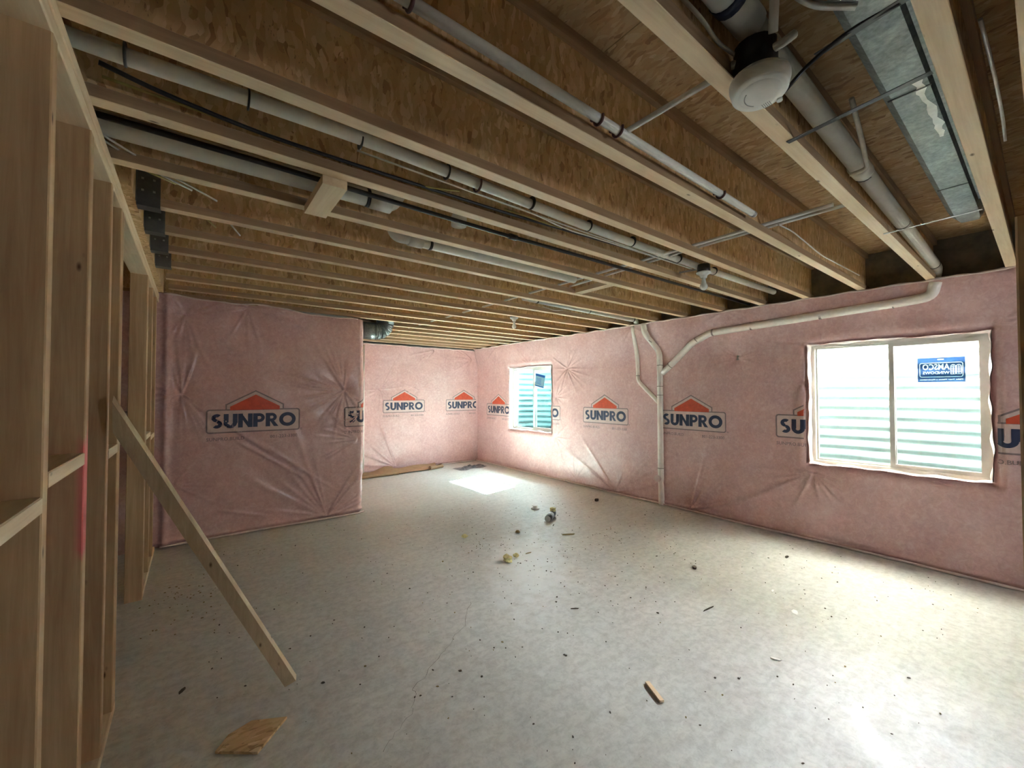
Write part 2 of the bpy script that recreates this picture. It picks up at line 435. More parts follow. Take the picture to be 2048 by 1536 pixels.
def wloc(o):
    v = Vector((0, 0, 0))
    while o is not None: v += o.location; o = o.parent
    return v
def tag(o, label, cat, group=None):
    o['label'] = label; o['category'] = cat
    if group: o['group'] = group
    return o
def struct(o): o['kind'] = 'structure'; return o
def stuff(o): o['kind'] = 'stuff'; return o
def empty(name, loc=(0, 0, 0)):
    o = bpy.data.objects.new(name, None); o.empty_display_size = 0.1; COL.objects.link(o); o.location = loc
    return o
def link_copy(me, name, parent, loc):
    o = bpy.data.objects.new(name, me); COL.objects.link(o); o.parent = parent; o.location = loc
    return o
def arc_pts(pts, k=6, rad=0.08):
    """round the inner corners of a polyline"""
    P = [Vector(p) for p in pts]; out = [P[0]]
    for i in range(1, len(P) - 1):
        a = (P[i - 1] - P[i]); c = (P[i + 1] - P[i])
        ra = min(rad, a.length * 0.45, c.length * 0.45)
        A = P[i] + a.normalized() * ra; B = P[i] + c.normalized() * ra
        for j in range(k + 1):
            t = j / k
            out.append(A * (1 - t) ** 2 + P[i] * 2 * t * (1 - t) + B * t * t)
    out.append(P[-1])
    return out

# ------------------------------------------------------------ setting: floor
XR, YF = 5.10, 7.92           # faces of the right and far walls
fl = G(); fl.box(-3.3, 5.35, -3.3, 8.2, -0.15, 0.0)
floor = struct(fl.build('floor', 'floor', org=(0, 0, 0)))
def ribbon(pts, w, z=0.0012):
    g = G(); b = 0
    P = [Vector((p[0], p[1], 0)) for p in pts]
    for i, p in enumerate(P):
        d = (P[min(i + 1, len(P) - 1)] - P[max(i - 1, 0)]).normalized(); s_ = Vector((-d.y, d.x, 0))
        ww = w * random.uniform(0.5, 1.3)
        g.v += [tuple(p + s_ * ww / 2 + Vector((0, 0, z))), tuple(p - s_ * ww / 2 + Vector((0, 0, z)))]
    for i in range(len(P) - 1): g._f(2 * i, 2 * i + 1, 2 * i + 3, 2 * i + 2)
    return g
def jag(pts, n=9, amp=0.012):
    out = []
    for a, c in zip(pts[:-1], pts[1:]):
        for k in range(n):
            t = k / n
            out.append((a[0] + (c[0] - a[0]) * t + random.uniform(-amp, amp), a[1] + (c[1] - a[1]) * t + random.uniform(-amp, amp)))
    out.append(pts[-1]); return out
ck = ribbon(jag([(1.63, 2.62), (1.45, 2.40), (1.20, 2.22), (0.93, 2.04), (0.86, 1.90), (0.66, 1.76)]), 0.0022).build('crack', 'crack', floor)

# ------------------------------------------------------------ setting: ceiling (subfloor panels and I-joists)
ZB, ZT = 2.50, 2.86
ceiling = struct(empty('ceiling', (0, 0, ZT)))
pan_w, pan_l = 1.30, 2.60
j = 0
y = -3.3
while y < 8.2:
    x = -3.3 - (0.65 if j % 2 else 0.0)
    while x < 5.3:
        x0, x1, y0, y1 = max(x, -3.3) + 0.002, min(x + pan_w, 5.3) - 0.002, y + 0.002, min(y + pan_l, 8.2) - 0.002
        if x1 - x0 > 0.05:
            G().box(x0, x1, y0, y1, ZT + random.uniform(0, 0.003), ZT + 0.022).build('panel', 'osb_sub', ceiling, org=(x0, y0, ZT))
        x += pan_w
    y += pan_l; j += 1
struct(G().box(-3.3, 5.35, -3.3, 8.2, ZT + 0.025, ZT + 0.06).build('ceiling_deck', 'osb_sub', org=(0, 0, 0))).parent = None

def joist_meshes(x0, x1):
    w = G(); n = 4
    web = w.box(x0, x1, -0.005, 0.005, 0.038, ZT - ZB - 0.038).mesh('web', 'osb_web')
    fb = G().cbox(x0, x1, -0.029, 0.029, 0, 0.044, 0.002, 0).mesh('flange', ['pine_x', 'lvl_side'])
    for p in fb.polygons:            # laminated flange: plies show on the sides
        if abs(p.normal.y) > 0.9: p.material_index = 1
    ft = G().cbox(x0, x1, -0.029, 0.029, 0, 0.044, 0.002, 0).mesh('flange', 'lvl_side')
    return web, fb, ft
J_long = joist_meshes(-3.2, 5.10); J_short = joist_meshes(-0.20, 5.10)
JY = [-2.92, -2.48, -2.04, -1.60, -1.16, -0.72, -0.28, 0.165, 0.605, 1.066, 1.505, 1.917, 2.365, 2.83, 3.255, 3.68, 4.11, 4.555, 4.99, 5.42, 5.79, 6.16, 6.54, 6.97, 7.39, 7.78]
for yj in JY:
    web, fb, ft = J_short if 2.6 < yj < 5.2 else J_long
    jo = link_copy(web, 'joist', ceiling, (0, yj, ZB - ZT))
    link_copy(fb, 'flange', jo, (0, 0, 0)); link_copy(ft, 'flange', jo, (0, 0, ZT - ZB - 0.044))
# rim boards at the joist ends
rb = G().box(5.12, 5.34, -3.3, 8.2, 2.40, ZT + 0.02).build('rim_board', 'rim', ceiling)
rb2 = G().box(-0.30, -0.245, 2.60, 5.20, ZB, ZT).build('rim_board', 'osb_web', ceiling)
rb3 = G().box(-3.3, 5.3, 8.02, 8.2, 2.40, ZT + 0.02).build('rim_board', 'rim', ceiling)
# blocking at flange height
for x0, x1, y0, y1, z0 in ((0.44, 0.545, 1.947, 2.335, 2.462), (2.93, 3.02, 2.395, 2.80, 2.505)):
    G().box(x0, x1, y0, y1, z0, z0 + 0.04).build('blocking', 'pine_y', ceiling)

# ------------------------------------------------------------ setting: insulated walls under film
rs = np.random.RandomState(3)
def wob(s, t, seed, f0=1.5, n=10, amp=1.0):
    r = np.random.RandomState(seed); h = np.zeros_like(s)
    for k in range(n):
        f = f0 * (1 + k * 0.7); a = r.uniform(0, 2 * math.pi); ph = r.uniform(0, 6.28)
        h = h + np.sin(f * (s * math.cos(a) + t * math.sin(a)) + ph) / (1 + k)
    return amp * h / 2.2
ACC = {'f': None}
def tack(s, t, s0, t0, rays, depth=0.03, R=0.10, seed=0, L=0.3, amp=0.010):
    """film pinned at a point with folds fanning out; rays = list of (deg0, deg1, count)"""
    r = np.random.RandomState(seed + 11)
    ds, dt = s - s0, t - t0; rr = np.hypot(ds, dt)
    h = -depth * np.exp(-rr / R)
    m = rr < L * 4
    for a0, a1, n in rays:
        for k in range(n):
            a = math.radians(a0 + (a1 - a0) * (k + r.uniform(0.2, 0.8)) / n)
            al = ds * math.cos(a) + dt * math.sin(a); pe = -ds * math.sin(a) + dt * math.cos(a)
            pe = pe + al * al * r.uniform(-0.12, 0.12)
            w = 0.005 + 0.018 * np.clip(al, 0, 1)
            Lk = L * r.uniform(0.6, 1.5)
            e = np.where(al > 0, (1 - np.exp(-np.clip(al, 0, 9) / 0.02)) * np.exp(-(np.clip(al, 0, 9) / Lk) ** 2), 0)
            g_ = np.where(m, r.uniform(0.5, 1.2) * e * np.exp(-pe ** 2 / (2 * w ** 2)), 0)
            h = h + 1.35 * amp * g_
            if ACC['f'] is not None: ACC['f'] += g_
    if ACC['f'] is not None: ACC['f'] -= 1.6 * np.exp(-(rr / 0.02) ** 2)
    return h
def fold(s, t, A, B, w=0.008, amp=0.012):
    ax, ay = A; bx, by = B; L = math.hypot(bx - ax, by - ay); ux, uy = (bx - ax) / L, (by - ay) / L
    al = (s - ax) * ux + (t - ay) * uy; pe = -(s - ax) * uy + (t - ay) * ux
    e = np.clip(al / (0.15 * L), 0, 1) * np.clip((L - al) / (0.4 * L), 0, 1)
    if ACC['f'] is not None: ACC['f'] += 0.7 * e * np.exp(-pe ** 2 / (2 * w ** 2))
    return amp * e * np.exp(-pe ** 2 / (2 * w ** 2))
def smooth01(x): x = np.clip(x, 0, 1); return x * x * (3 - 2 * x)

WIN_B = (0.285, 1.545, 0.795, 2.04)      # big window hole y0,y1,z0,z1
WIN_S = (5.47, 6.72, 0.80, 2.035)
WIN_FILL = (-2.80, -1.95, 0.795, 2.04)      # window added behind the camera for fill light

def h_right(s, t):
    h = wob(s, t, 1, 2.2, 9, 0.012) + wob(s, t, 2, 9, 8, 0.0035)
    h = h + 0.135 * smooth01((t - 1.95) / 0.6)
    h = h - 0.02 * np.exp(-((t) / 0.02)) + 0.012 * np.exp(-((t - 0.045) / 0.018) ** 2)
    T = [(2.27, 1.95, [(-25, 50, 6), (165, 205, 3)], .07, .10, .20, .011), (1.60, 2.045, [(150, 200, 4), (-5, 10, 2)], .04, .06, .2, .008),
         (1.60, 1.63, [(150, 215, 4), (80, 120, 3), (250, 290, 3)], .03, .06, .16, .008), (1.51, 0.70, [(-75, 10, 7), (215, 265, 3)][:1] + [(190, 260, 5)], .05, .09, .3, .016),
         (0.26, 2.08, [(100, 175, 4), (250, 300, 2)], .03, .06, .15, .007),
         (2.85, 0.04, [(100, 172, 7), (150, 170, 2)], .045, .09, .75, .020), (4.05, 0.03, [(10, 60, 2), (100, 172, 7)], .04, .08, .6, .016),
         (5.08, 1.945, [(-60, 60, 3), (100, 260, 12), (265, 290, 3)], .045, .07, .28, .009), (4.87, 0.06, [(10, 170, 6)], .02, .06, .25, .008),
         (6.06, 2.07, [(20, 150, 6)], .03, .05, .2, .007), (6.77, 0.78, [(180, 300, 5)], .02, .05, .2, .006), (5.35, 1.45, [(100, 260, 6)], .03, .05, .2, .008),
         (5.36, .74, [(90, 300, 6)], .03, .05, .25, .008), (2.32, 2.5, [(180, 350, 6)], .0, .06, .25, .007), (3.64, 2.47, [(190, 350, 5)], .0, .06, .3, .007),
         (7.0, 2.46, [(200, 340, 6)], .0, .06, .3, .006), (6.0, .03, [(20, 160, 6)], .015, .06, .3, .006)]
    for i, (a, b_, rays, d, R, L, amp) in enumerate(T):
        h = h + tack(s, t, a, b_, rays, d, R, i * 7, L, amp)
    for yy, seed in ((3.27, 1),):
        h = h + 0.01 * np.exp(-((s - yy) / 0.07) ** 2) * smooth01(t / .2)
    for (a0, a1, b0, b1) in (WIN_B, WIN_S):
        dx = np.maximum(np.maximum(a0 - s, s - a1), 0); dy = np.maximum(np.maximum(b0 - t, t - b1), 0)
        d = np.hypot(dx, dy)
        h = h - 0.045 * np.exp(-(d / 0.022) ** 1.3) + 0.012 * np.exp(-((d - 0.07) / 0.05) ** 2)
    h = h * np.clip((8.0 - s) / 0.15, 0.1, 1)
    return h
def p_right(s, h): return (XR - h, s)
def h_far(s, t):
    h = wob(s, t, 21, 2.4, 9, 0.010) + wob(s, t, 22, 9, 8, 0.003)
    h = h - 0.02 * np.exp(-(t / 0.02)) + 0.012 * np.exp(-((t - 0.045) / 0.018) ** 2)
    h = h + 0.10 * smooth01((3.3 - s) / 1.2) * smooth01((1.2 - t) / 1.2)
    T = [(2.86, 1.60, [(0, 70, 6), (150, 330, 9)], .045, .07, .45, .009), (3.69, 1.60, [(-15, 40, 4), (150, 200, 4)], .02, .05, .3, .007),
         (4.02, 2.44, [(185, 230, 6)], .02, .05, .45, .008), (4.95, 2.30, [(140, 230, 9)], .03, .06, .35, .008), (3.20, 0.06, [(110, 176, 9)], .04, .08, .75, .014)]
    for i, (a, b_, rays, d, R, L, amp) in enumerate(T): h = h + tack(s, t, a, b_, rays, d, R, 100 + i * 7, L, amp)
    return h
def p_far(s, h): return (s, YF - h)
NX, NY, NR = 1.66, 5.38, 0.085     # nib face end, face plane, corner radius
def p_nib(s, h):
    x = np.where(s < NX, s, 0.0); y = np.where(s < NX, NY - h, 0.0)
    La = NR * math.pi / 2
    a = np.clip((s - NX) / La, 0, 1) * math.pi / 2
    xa = NX + (NR + h) * np.sin(a); ya = NY + NR - (NR + h) * np.cos(a)
    x = np.where(s >= NX, xa, x); y = np.where(s >= NX, ya + np.maximum(0, s - NX - La), y)
    return (x, y)
def h_nib(s, t):
    h = wob(s, t, 31, 2.2, 9, 0.014) + wob(s, t, 32, 9, 8, 0.004)
    h = h - 0.03 * np.exp(-(t / 0.025)) + 0.014 * np.exp(-((t - 0.05) / 0.02) ** 2)
    T = [(-0.08, 2.32, [(0, 60, 4), (120, 180, 4), (240, 300, 7)], .04, .07, .28, .011), (-0.10, 1.50, [(70, 110, 4), (150, 215, 4), (265, 320, 6)], .04, .07, .34, .011),
         (1.49, 1.57, [(75, 125, 8), (140, 165, 2), (170, 260, 8), (265, 330, 6)], .045, .08, .42, .012), (0.46, 2.46, [(170, 200, 4), (-20, 10, 3), (240, 300, 3)], .03, .06, .4, .010),
         (1.30, 0.03, [(10, 65, 6), (95, 165, 8)], .03, .07, .55, .012), (1.66, 0.95, [(130, 230, 8)], .02, .05, .3, .010), (1.66, 1.25, [(150, 230, 6)], .02, .05, .2, .010),
         (-0.15, 0.6, [(-40, 60, 5)], .02, .06, .3, .008)]
    for i, (a, b_, rays, d, R, L, amp) in enumerate(T): h = h + tack(s, t, a, b_, rays, d, R, 200 + i * 7, L, amp)
    for A, B in (((0.05, 1.38), (0.85, 0.72)), ((0.35, 1.02), (1.2, 0.42)), ((0.55, 1.0), (1.45, 0.30)), ((0.2, 0.3), (0.75, 0.12))):
        h = h + fold(s, t, A, B, 0.012, 0.010)
    h = h + 0.03 * np.exp(-((s + 0.22) / 0.03) ** 2)
    return h * np.clip((s + 0.5) / 0.1, 0, 1)

def wave(u, k): return 0.006 * np.sin(u * 7.3 + k * 2.1) + 0.004 * np.sin(u * 19 + k) + 0.003 * np.sin(u * 37 + 3 * k)
def grid_wall(name, svals, tvals, pf, hf, ztop=None, holes=(), mat='film'):
    Sg, Tg = np.meshgrid(svals, tvals, indexing='ij')
    S2, T2 = Sg.copy(), Tg.copy()
    for n_, (a0, a1, b0, b1) in enumerate(holes):   # wavy film edge round the openings
        dx = np.maximum(np.maximum(a0 - Sg, Sg - a1), 0); dy = np.maximum(np.maximum(b0 - Tg, Tg - b1), 0)
        e = np.exp(-(np.hypot(dx, dy) / 0.05) ** 2)
        S2 = S2 + e * wave(Tg, n_) * np.where(Sg > (a0 + a1) / 2, 1, -1)
        T2 = T2 + e * 0.7 * wave(Sg, n_ + 3)
    Z = T2 * (ztop(S2) / 2.5 if ztop is not None else 1.0)
    ACC['f'] = np.zeros_like(S2)
    X, Y = pf(S2, hf(S2, T2))
    fold_v = ACC['f'] + 0.8 * np.exp(-((T2 - 0.045) / 0.016) ** 2) + 0.5 * np.exp(-((2.485 - T2) / 0.012) ** 2); ACC['f'] = None
    n, m_ = Sg.shape
    co = np.stack([X, Y, Z], -1).reshape(-1, 3)
    idx = np.arange(n * m_).reshape(n, m_)
    q = np.stack([idx[:-1, :-1], idx[1:, :-1], idx[1:, 1:], idx[:-1, 1:]], -1)
    keep = np.ones(q.shape[:2], bool)
    cs = (Sg[:-1, :-1] + Sg[1:, 1:]) / 2; ct = (Tg[:-1, :-1] + Tg[1:, 1:]) / 2
    for (a0, a1, b0, b1) in holes: keep &= ~((cs > a0) & (cs < a1) & (ct > b0) & (ct < b1))
    q = q[keep]
    me = bpy.data.meshes.new(name)
    me.vertices.add(len(co)); me.vertices.foreach_set('co', co.ravel())
    me.loops.add(len(q) * 4); me.loops.foreach_set('vertex_index', q.ravel())
    me.polygons.add(len(q)); me.polygons.foreach_set('loop_start', np.arange(len(q)) * 4); me.polygons.foreach_set('loop_total', np.full(len(q), 4))
    me.polygons.foreach_set('use_smooth', np.ones(len(q), bool))
    me.materials.append(M[mat]); me.update(calc_edges=True); me.validate()
    at = me.attributes.new('fold', 'FLOAT', 'POINT'); at.data.foreach_set('value', fold_v.ravel().astype(np.float32))
    bm = bmesh.new(); bm.from_mesh(me)
    bmesh.ops.delete(bm, geom=[v for v in bm.verts if not v.link_faces], context='VERTS')
    bm.to_mesh(me); bm.free()
    o = bpy.data.objects.new(name, me); COL.objects.link(o)
    return struct(o)

def cuts(vals, marks):
    """nudge grid lines onto the window edges"""
    v = np.array(vals)
    for mk in marks: v[np.argmin(np.abs(v - mk))] = mk
    return v
wall_right = grid_wall('wall_right', cuts(np.arange(-0.5, 8.02, 0.0115), [WIN_B[0], WIN_B[1], WIN_S[0], WIN_S[1]]),
                       cuts(np.linspace(0, 2.5, 218), [WIN_B[2], WIN_B[3], WIN_S[2], WIN_S[3]]), p_right, h_right, holes=(WIN_B, WIN_S))
wall_far = grid_wall('wall_far', np.arange(1.72, 5.16, 0.0125), np.linspace(0, 2.5, 200), p_far, h_far, ztop=lambda s: 2.475 + 0.02 * np.sin(s * 5) * 0.4)
wall_middle = grid_wall('wall_middle', np.concatenate([[-3.2, -2, -1, -0.6], np.arange(-0.5, 2.0, 0.0115), [2.5, 3.2, 4.25]]), np.linspace(0, 2.5, 218), p_nib, h_nib,
                        ztop=lambda s: 2.515 - 0.05 * smooth01((s - 0.4) / 1.2) - 0.012 * np.sin(s * 7))

# backing of the walls (concrete foundation), closes the room
def seg(parent, *b): return G().box(*b).build('concrete', 'foundation', parent)
X0, X1 = XR + 0.05, 5.34
for (y0, y1, z0, z1) in ((-3.3, WIN_FILL[0], -0.1, 2.5), (WIN_FILL[0], WIN_FILL[1], -0.1, WIN_FILL[2]), (WIN_FILL[0], WIN_FILL[1], WIN_FILL[3], 2.5), (WIN_FILL[1], WIN_B[0], -0.1, 2.5), (WIN_B[0], WIN_B[1], -0.1, WIN_B[2] - 0.005), (WIN_B[0], WIN_B[1], WIN_B[3] + 0.005, 2.5),
                         (WIN_B[1], WIN_S[0], -0.1, 2.5), (WIN_S[0], WIN_S[1], -0.1, WIN_S[2] - 0.005), (WIN_S[0], WIN_S[1], WIN_S[3] + 0.005, 2.5), (WIN_S[1], 8.2, -0.1, 2.5)):
    seg(wall_right, X0, X1, y0, y1, z0, z1)
seg(wall_far, -3.3, 5.34, YF + 0.06, 8.2, -0.1, 2.5)
seg(wall_middle, -3.3, NX - 0.05, NY + 0.06, YF + 0.05, -0.1, ZT)
for b_ in ((WIN_FILL[1], -0.49, 0, 2.5), (-3.3, WIN_FILL[0], 0, 2.5), (WIN_FILL[0], WIN_FILL[1], 0, WIN_FILL[2]), (WIN_FILL[0], WIN_FILL[1], WIN_FILL[3], 2.5)): seg(wall_right, XR - 0.02, X0, *b_)
wl = struct(G().box(-3.3, -3.15, -3.3, 5.5, 0, ZT).build('wall_left_outer', 'foundation'))
# rear wall of the basement, behind the camera, with a dim window added for fill light
wb = struct(empty('wall_back', (0, -3.2, 0)))
for b_ in ((-3.3, 3.4, -3.3, -3.15, 0, ZT), (4.3, 5.3, -3.3, -3.15, 0, ZT), (3.4, 4.3, -3.3, -3.15, 0, 1.2), (3.4, 4.3, -3.3, -3.15, 2.0, ZT)): seg(wb, *b_)
G().box(3.4, 3.44, -3.28, -3.2, 1.2, 2.0).box(4.26, 4.3, -3.28, -3.2, 1.2, 2.0).box(3.44, 4.26, -3.28, -3.2, 1.2, 1.24).box(3.44, 4.26, -3.28, -3.2, 1.96, 2.0).build('window_frame', 'vinyl', wb)  # frame of the added fill window
M['glass_fill'] = m_glass((0.24, 0.25, 0.25))  # darker glass to hold down the added window's fill light
G().box(3.44, 4.26, -3.245, -3.24, 1.24, 1.96).build('pane', 'glass_fill', wb)

# film folded into the window openings
def film_return(parent, hole, x0, x1, seed):
    a0, a1, b0, b1 = hole; r = random.Random(seed)
    ring = []
    n = 46
    for k in range(n): ring.append((a0, b0 + (b1 - b0) * k / n))
    for k in range(n): ring.append((a0 + (a1 - a0) * k / n, b1))
    for k in range(n): ring.append((a1, b1 - (b1 - b0) * k / n))
    for k in range(n): ring.append((a1 - (a1 - a0) * k / n, b0))
    g = G(); g.smooth = True; N = len(ring); cy, cz = (a0 + a1) / 2, (b0 + b1) / 2
    lay = 5
    for i in range(lay):
        t = i / (lay - 1)
        for k, (y_, z_) in enumerate(ring):
            ins = (0.004 + 0.010 * math.sin(k * 0.55 + seed) * math.sin(math.pi * t) + 0.008 * math.sin(math.pi * t))
            dy = (cy - y_) / abs(a1 - a0) * 2 * ins; dz = (cz - z_) / abs(b1 - b0) * 2 * ins
            yw = float(wave(z_, seed - 1)) * (1 if y_ > cy else -1) * (1 - t)
            zw = 0.7 * float(wave(y_, seed + 2)) * (1 - t)
            g.v.append((x0 + (x1 - x0) * t, y_ + dy + yw, z_ + dz + zw))
    for i in range(lay - 1):
        for k in range(N):
            k2 = (k + 1) % N
            g._f(i * N + k, i * N + k2, (i + 1) * N + k2, (i + 1) * N + k)
    return g.build('film_fold', 'film_edge', parent)
film_return(wall_right, WIN_B, XR - 0.0, XR + 0.10, 1)
film_return(wall_right, WIN_S, XR - 0.0, XR + 0.10, 2)
# loose film hem along the tops of the walls
def hem(parent, pf, hf, s0, s1, zt, r=0.010, seed=1):
    sv = np.arange(s0, s1, 0.05); zz = zt(sv); X, Y = pf(sv, hf(sv, np.full_like(sv, 2.49)) + 0.012)
    rr = random.Random(seed)
    pts = [(x_, y_, z_ + 0.004 * math.sin(i * 0.9)) for i, (x_, y_, z_) in enumerate(zip(X, Y, zz))]
    g = G().tube(pts, [r * rr.uniform(0.6, 1.3) for _ in pts], 8)
    return g.build('film_hem', 'film_edge', parent)
hem(wall_right, p_right, h_right, -0.3, 7.95, lambda s: 2.492 + 0 * s)
hem(wall_far, p_far, h_far, 1.8, 5.05, lambda s: 2.47 + 0 * s, 0.012)
hem(wall_middle, p_nib, h_nib, -0.25, 1.7, lambda s: 2.508 - 0.05 * smooth01((s - 0.4) / 1.2) - 0.012 * np.sin(s * 7), 0.008)
def floor_hem(parent, pf, s0, s1, seed):
    sv = np.arange(s0, s1, 0.06); r = np.random.RandomState(seed)
    X, Y = pf(sv, 0.014 + 0.012 * np.sin(sv * 3.1 + seed) + 0.006 * r.rand(len(sv)))
    g = G().tube([(a, b, 0.014) for a, b in zip(X, Y)], [0.012 * q for q in r.uniform(0.7, 1.2, len(sv))], 8)
    return g.build('film_hem', 'film_edge', parent)
floor_hem(wall_right, p_right, -0.3, 7.95, 1); floor_hem(wall_far, p_far, 1.8, 5.05, 2); floor_hem(wall_middle, p_nib, -0.25, 1.78, 3)

# ------------------------------------------------------------ printed marks on the film
def stroke_letters():
    """heavy geometric capitals, unit height; list of (polygons, advance)"""
    def rect(x0, y0, x1, y1): return [(x0, y0), (x1, y0), (x1, y1), (x0, y1)]
    def ringseg(cx, cy, ro, ri, a0, a1, n=14, sx=1.0):
        out = []
        for k in range(n):
            p, q = math.radians(a0 + (a1 - a0) * k / n), math.radians(a0 + (a1 - a0) * (k + 1) / n)
            out.append([(cx + ro * sx * math.cos(p), cy + ro * math.sin(p)), (cx + ro * sx * math.cos(q), cy + ro * math.sin(q)),
                        (cx + ri * sx * math.cos(q), cy + ri * math.sin(q)), (cx + ri * sx * math.cos(p), cy + ri * math.sin(p))])
        return out
    w = 0.27; L = {}
    L['S'] = (ringseg(0.31, 0.72, 0.29, 0.07, 45, 270, 12) + ringseg(0.31, 0.285, 0.29, 0.07, -135, 90, 12), 0.62)
    L['U'] = ([rect(0, 0.34, w, 1), rect(0.50, 0.34, 0.50 + w, 1)] + ringseg(0.37, 0.355, 0.37, 0.13, 180, 360), 0.74)
    L['N'] = ([rect(0, 0, w, 1), rect(0.56, 0, 0.56 + w, 1), [(0, 1), (0.22, 1), (0.80, 0), (0.58, 0)]], 0.80)
    L['P'] = ([rect(0, 0, w, 1), rect(w, 0.78, 0.36, 1), rect(w, 0.34, 0.36, 0.55)] + ringseg(0.36, 0.67, 0.33, 0.12, -90, 90), 0.69)
    L['R'] = ([rect(0, 0, w, 1), rect(w, 0.78, 0.36, 1), rect(w, 0.38, 0.36, 0.58), [(0.26, 0.42), (0.50, 0.42), (0.78, 0), (0.50, 0)]] + ringseg(0.36, 0.69, 0.31, 0.11, -90, 90), 0.76)
    L['O'] = (ringseg(0.53, 0.5, 0.53, 0.28, 0, 360, 28), 1.06)
    return L
LET = stroke_letters()
def text_polys(txt, h, bold=0.0):
    c = bpy.data.curves.new('t', 'FONT'); c.body = txt; c.size = 1.0; c.offset = bold; c.align_x = 'CENTER'; c.resolution_u = 2
    o = bpy.data.objects.new('t', c); COL.objects.link(o)
    me = bpy.data.meshes.new_from_object(o)
    bpy.data.objects.remove(o); bpy.data.curves.remove(c)
    k = h / 0.73
    P = [[(me.vertices[i].co.x * k, me.vertices[i].co.y * k) for i in p.vertices] for p in me.polygons]
    bpy.data.meshes.remove(me)
    return P
T_WEB = text_polys('SUNPRO.BUILD', 0.036, 0.01); T_TEL = text_polys('801-223-3300', 0.036, 0.01)
def outline(poly, w):
    """quads along a closed polyline"""
    out = []; n = len(poly)
    for i in range(n):
        a, b_ = Vector(poly[i]), Vector(poly[(i + 1) % n]); d = (b_ - a)
        if d.length < 1e-6: continue
        d.normalize(); s_ = Vector((-d.y, d.x)) * w / 2; a = a - d * w / 2; b_ = b_ + d * w / 2
        out.append([tuple(a + s_), tuple(a - s_), tuple(b_ - s_), tuple(b_ + s_)])
    return out
def rrect(x0, y0, x1, y1, r, n=4):
    P = []
    for cx, cy, a in ((x1 - r, y1 - r, 0), (x0 + r, y1 - r, 90), (x0 + r, y0 + r, 180), (x1 - r, y0 + r, 270)):
        for k in range(n + 1):
            t = math.radians(a + 90 * k / n); P.append((cx + r * math.cos(t), cy + r * math.sin(t)))
    return P
def logo_layers():
    lay = []
    W2, H2 = 0.437, 0.24
    # pale ground inside the border, box and roof
    lay.append((3, 0.0, [rrect(-W2, 0, W2, H2, 0.025), [(-0.27, H2), (0.27, H2), (0.27, H2 + 0.055), (0, H2 + 0.20), (-0.27, H2 + 0.055)]]))
    bord = outline(rrect(-W2, 0, W2, H2, 0.025), 0.014)
    roof = []
    pr = [(-0.27, H2), (-0.27, H2 + 0.055), (0, H2 + 0.205), (0.27, H2 + 0.055), (0.27, H2)]
    for a, b_ in zip(pr[:-1], pr[1:]):
        roof += outline([a, b_], 0.014)[:1]
    lay.append((2, 0.0006, bord + roof))
    lay.append((1, 0.0008, [[(-0.235, H2 - 0.004), (0.235, H2 - 0.004), (0.235, H2 + 0.035), (0, H2 + 0.165), (-0.235, H2 + 0.035)]]))
    # wordmark
    ch = 0.150; adv = [LET[c][1] for c in 'SUNPRO']; gap = 0.055
    tot = (sum(adv) + gap * 5) * ch; k = 0.80 / tot; x = -0.40
    P = []
    for c, a in zip('SUNPRO', adv):
        for poly in LET[c][0]: P.append([(x + px * ch * k, 0.047 + py * ch) for px, py in poly])
        x += (a + gap) * ch * k
    lay.append((0, 0.0010, P))
    lay.append((2, 0.0004, [[(px - 0.27, py - 0.085) for px, py in q] for q in T_WEB] + [[(px + 0.28, py - 0.085) for px, py in q] for q in T_TEL]))
    lay.append((2, 0.0004, outline(rrect(W2 + 0.014, -0.004, W2 + 0.03, 0.012, 0.007, 3), 0.004)))
    return lay
LAYERS = logo_layers()
def logo_mesh_2d():
    """logo as fine 2-D triangles with per-face material and lift"""
    V, F, MI, LF = [], [], [], []
    for mi, lift, polys in LAYERS:
        bm = bmesh.new()
        for P in polys:
            vs = [bm.verts.new((p[0], p[1], 0)) for p in P]
            try: bm.faces.new(vs)
            except ValueError: pass
        step = 0.02 if mi != 2 or lift > 0.0005 else 0.05
        for ax, lo, hi in ((0, -0.5, 0.5), (1, -0.15, 0.5)):
            x = lo
            while x < hi:
                no = Vector((1, 0, 0)) if ax == 0 else Vector((0, 1, 0)); co = no * x
                bmesh.ops.bisect_plane(bm, geom=bm.verts[:] + bm.edges[:] + bm.faces[:], plane_co=co, plane_no=no, dist=1e-5)
                x += step
        bmesh.ops.triangulate(bm, faces=bm.faces[:])
        bm.verts.index_update(); b0 = len(V)
        for v in bm.verts: V.append((v.co.x, v.co.y)); LF.append(lift)
        for f in bm.faces: F.append([b0 + v.index for v in f.verts]); MI.append(mi)
        bm.free()
    return np.array(V), F, MI, np.array(LF)
LV, LFc, LMI, LLF = logo_mesh_2d()
def logo(parent, pf, hf, s0, z0, mirror, keep=None):
    s = s0 + (-LV[:, 0] if mirror else LV[:, 0]); t = z0 + LV[:, 1]
    h = hf(s, t) + 0.0022 + LLF
    X, Y = pf(s, h)
    F, MI = LFc, LMI
    if keep:
        ok = [all(keep(s[i], t[i]) for i in f) for f in F]
        F = [f for f, q in zip(F, ok) if q]; MI = [m for m, q in zip(MI, ok) if q]
    used = sorted({i for f in F for i in f}); mp = {u: k for k, u in enumerate(used)}
    me = bpy.data.meshes.new('printed_logo')
    me.from_pydata([(float(X[i]), float(Y[i]), float(t[i])) for i in used], [], [[mp[i] for i in f] for f in F])
    for k in ('ink_navy', 'ink_red', 'ink_grey', 'ink_pale'): me.materials.append(M[k])
    me.polygons.foreach_set('material_index', MI); me.update()
    o = bpy.data.objects.new('printed_logo', me); COL.objects.link(o); o.parent = parent
    o['label'] = 'navy wordmark under a red-orange roof printed on the film'
    return o
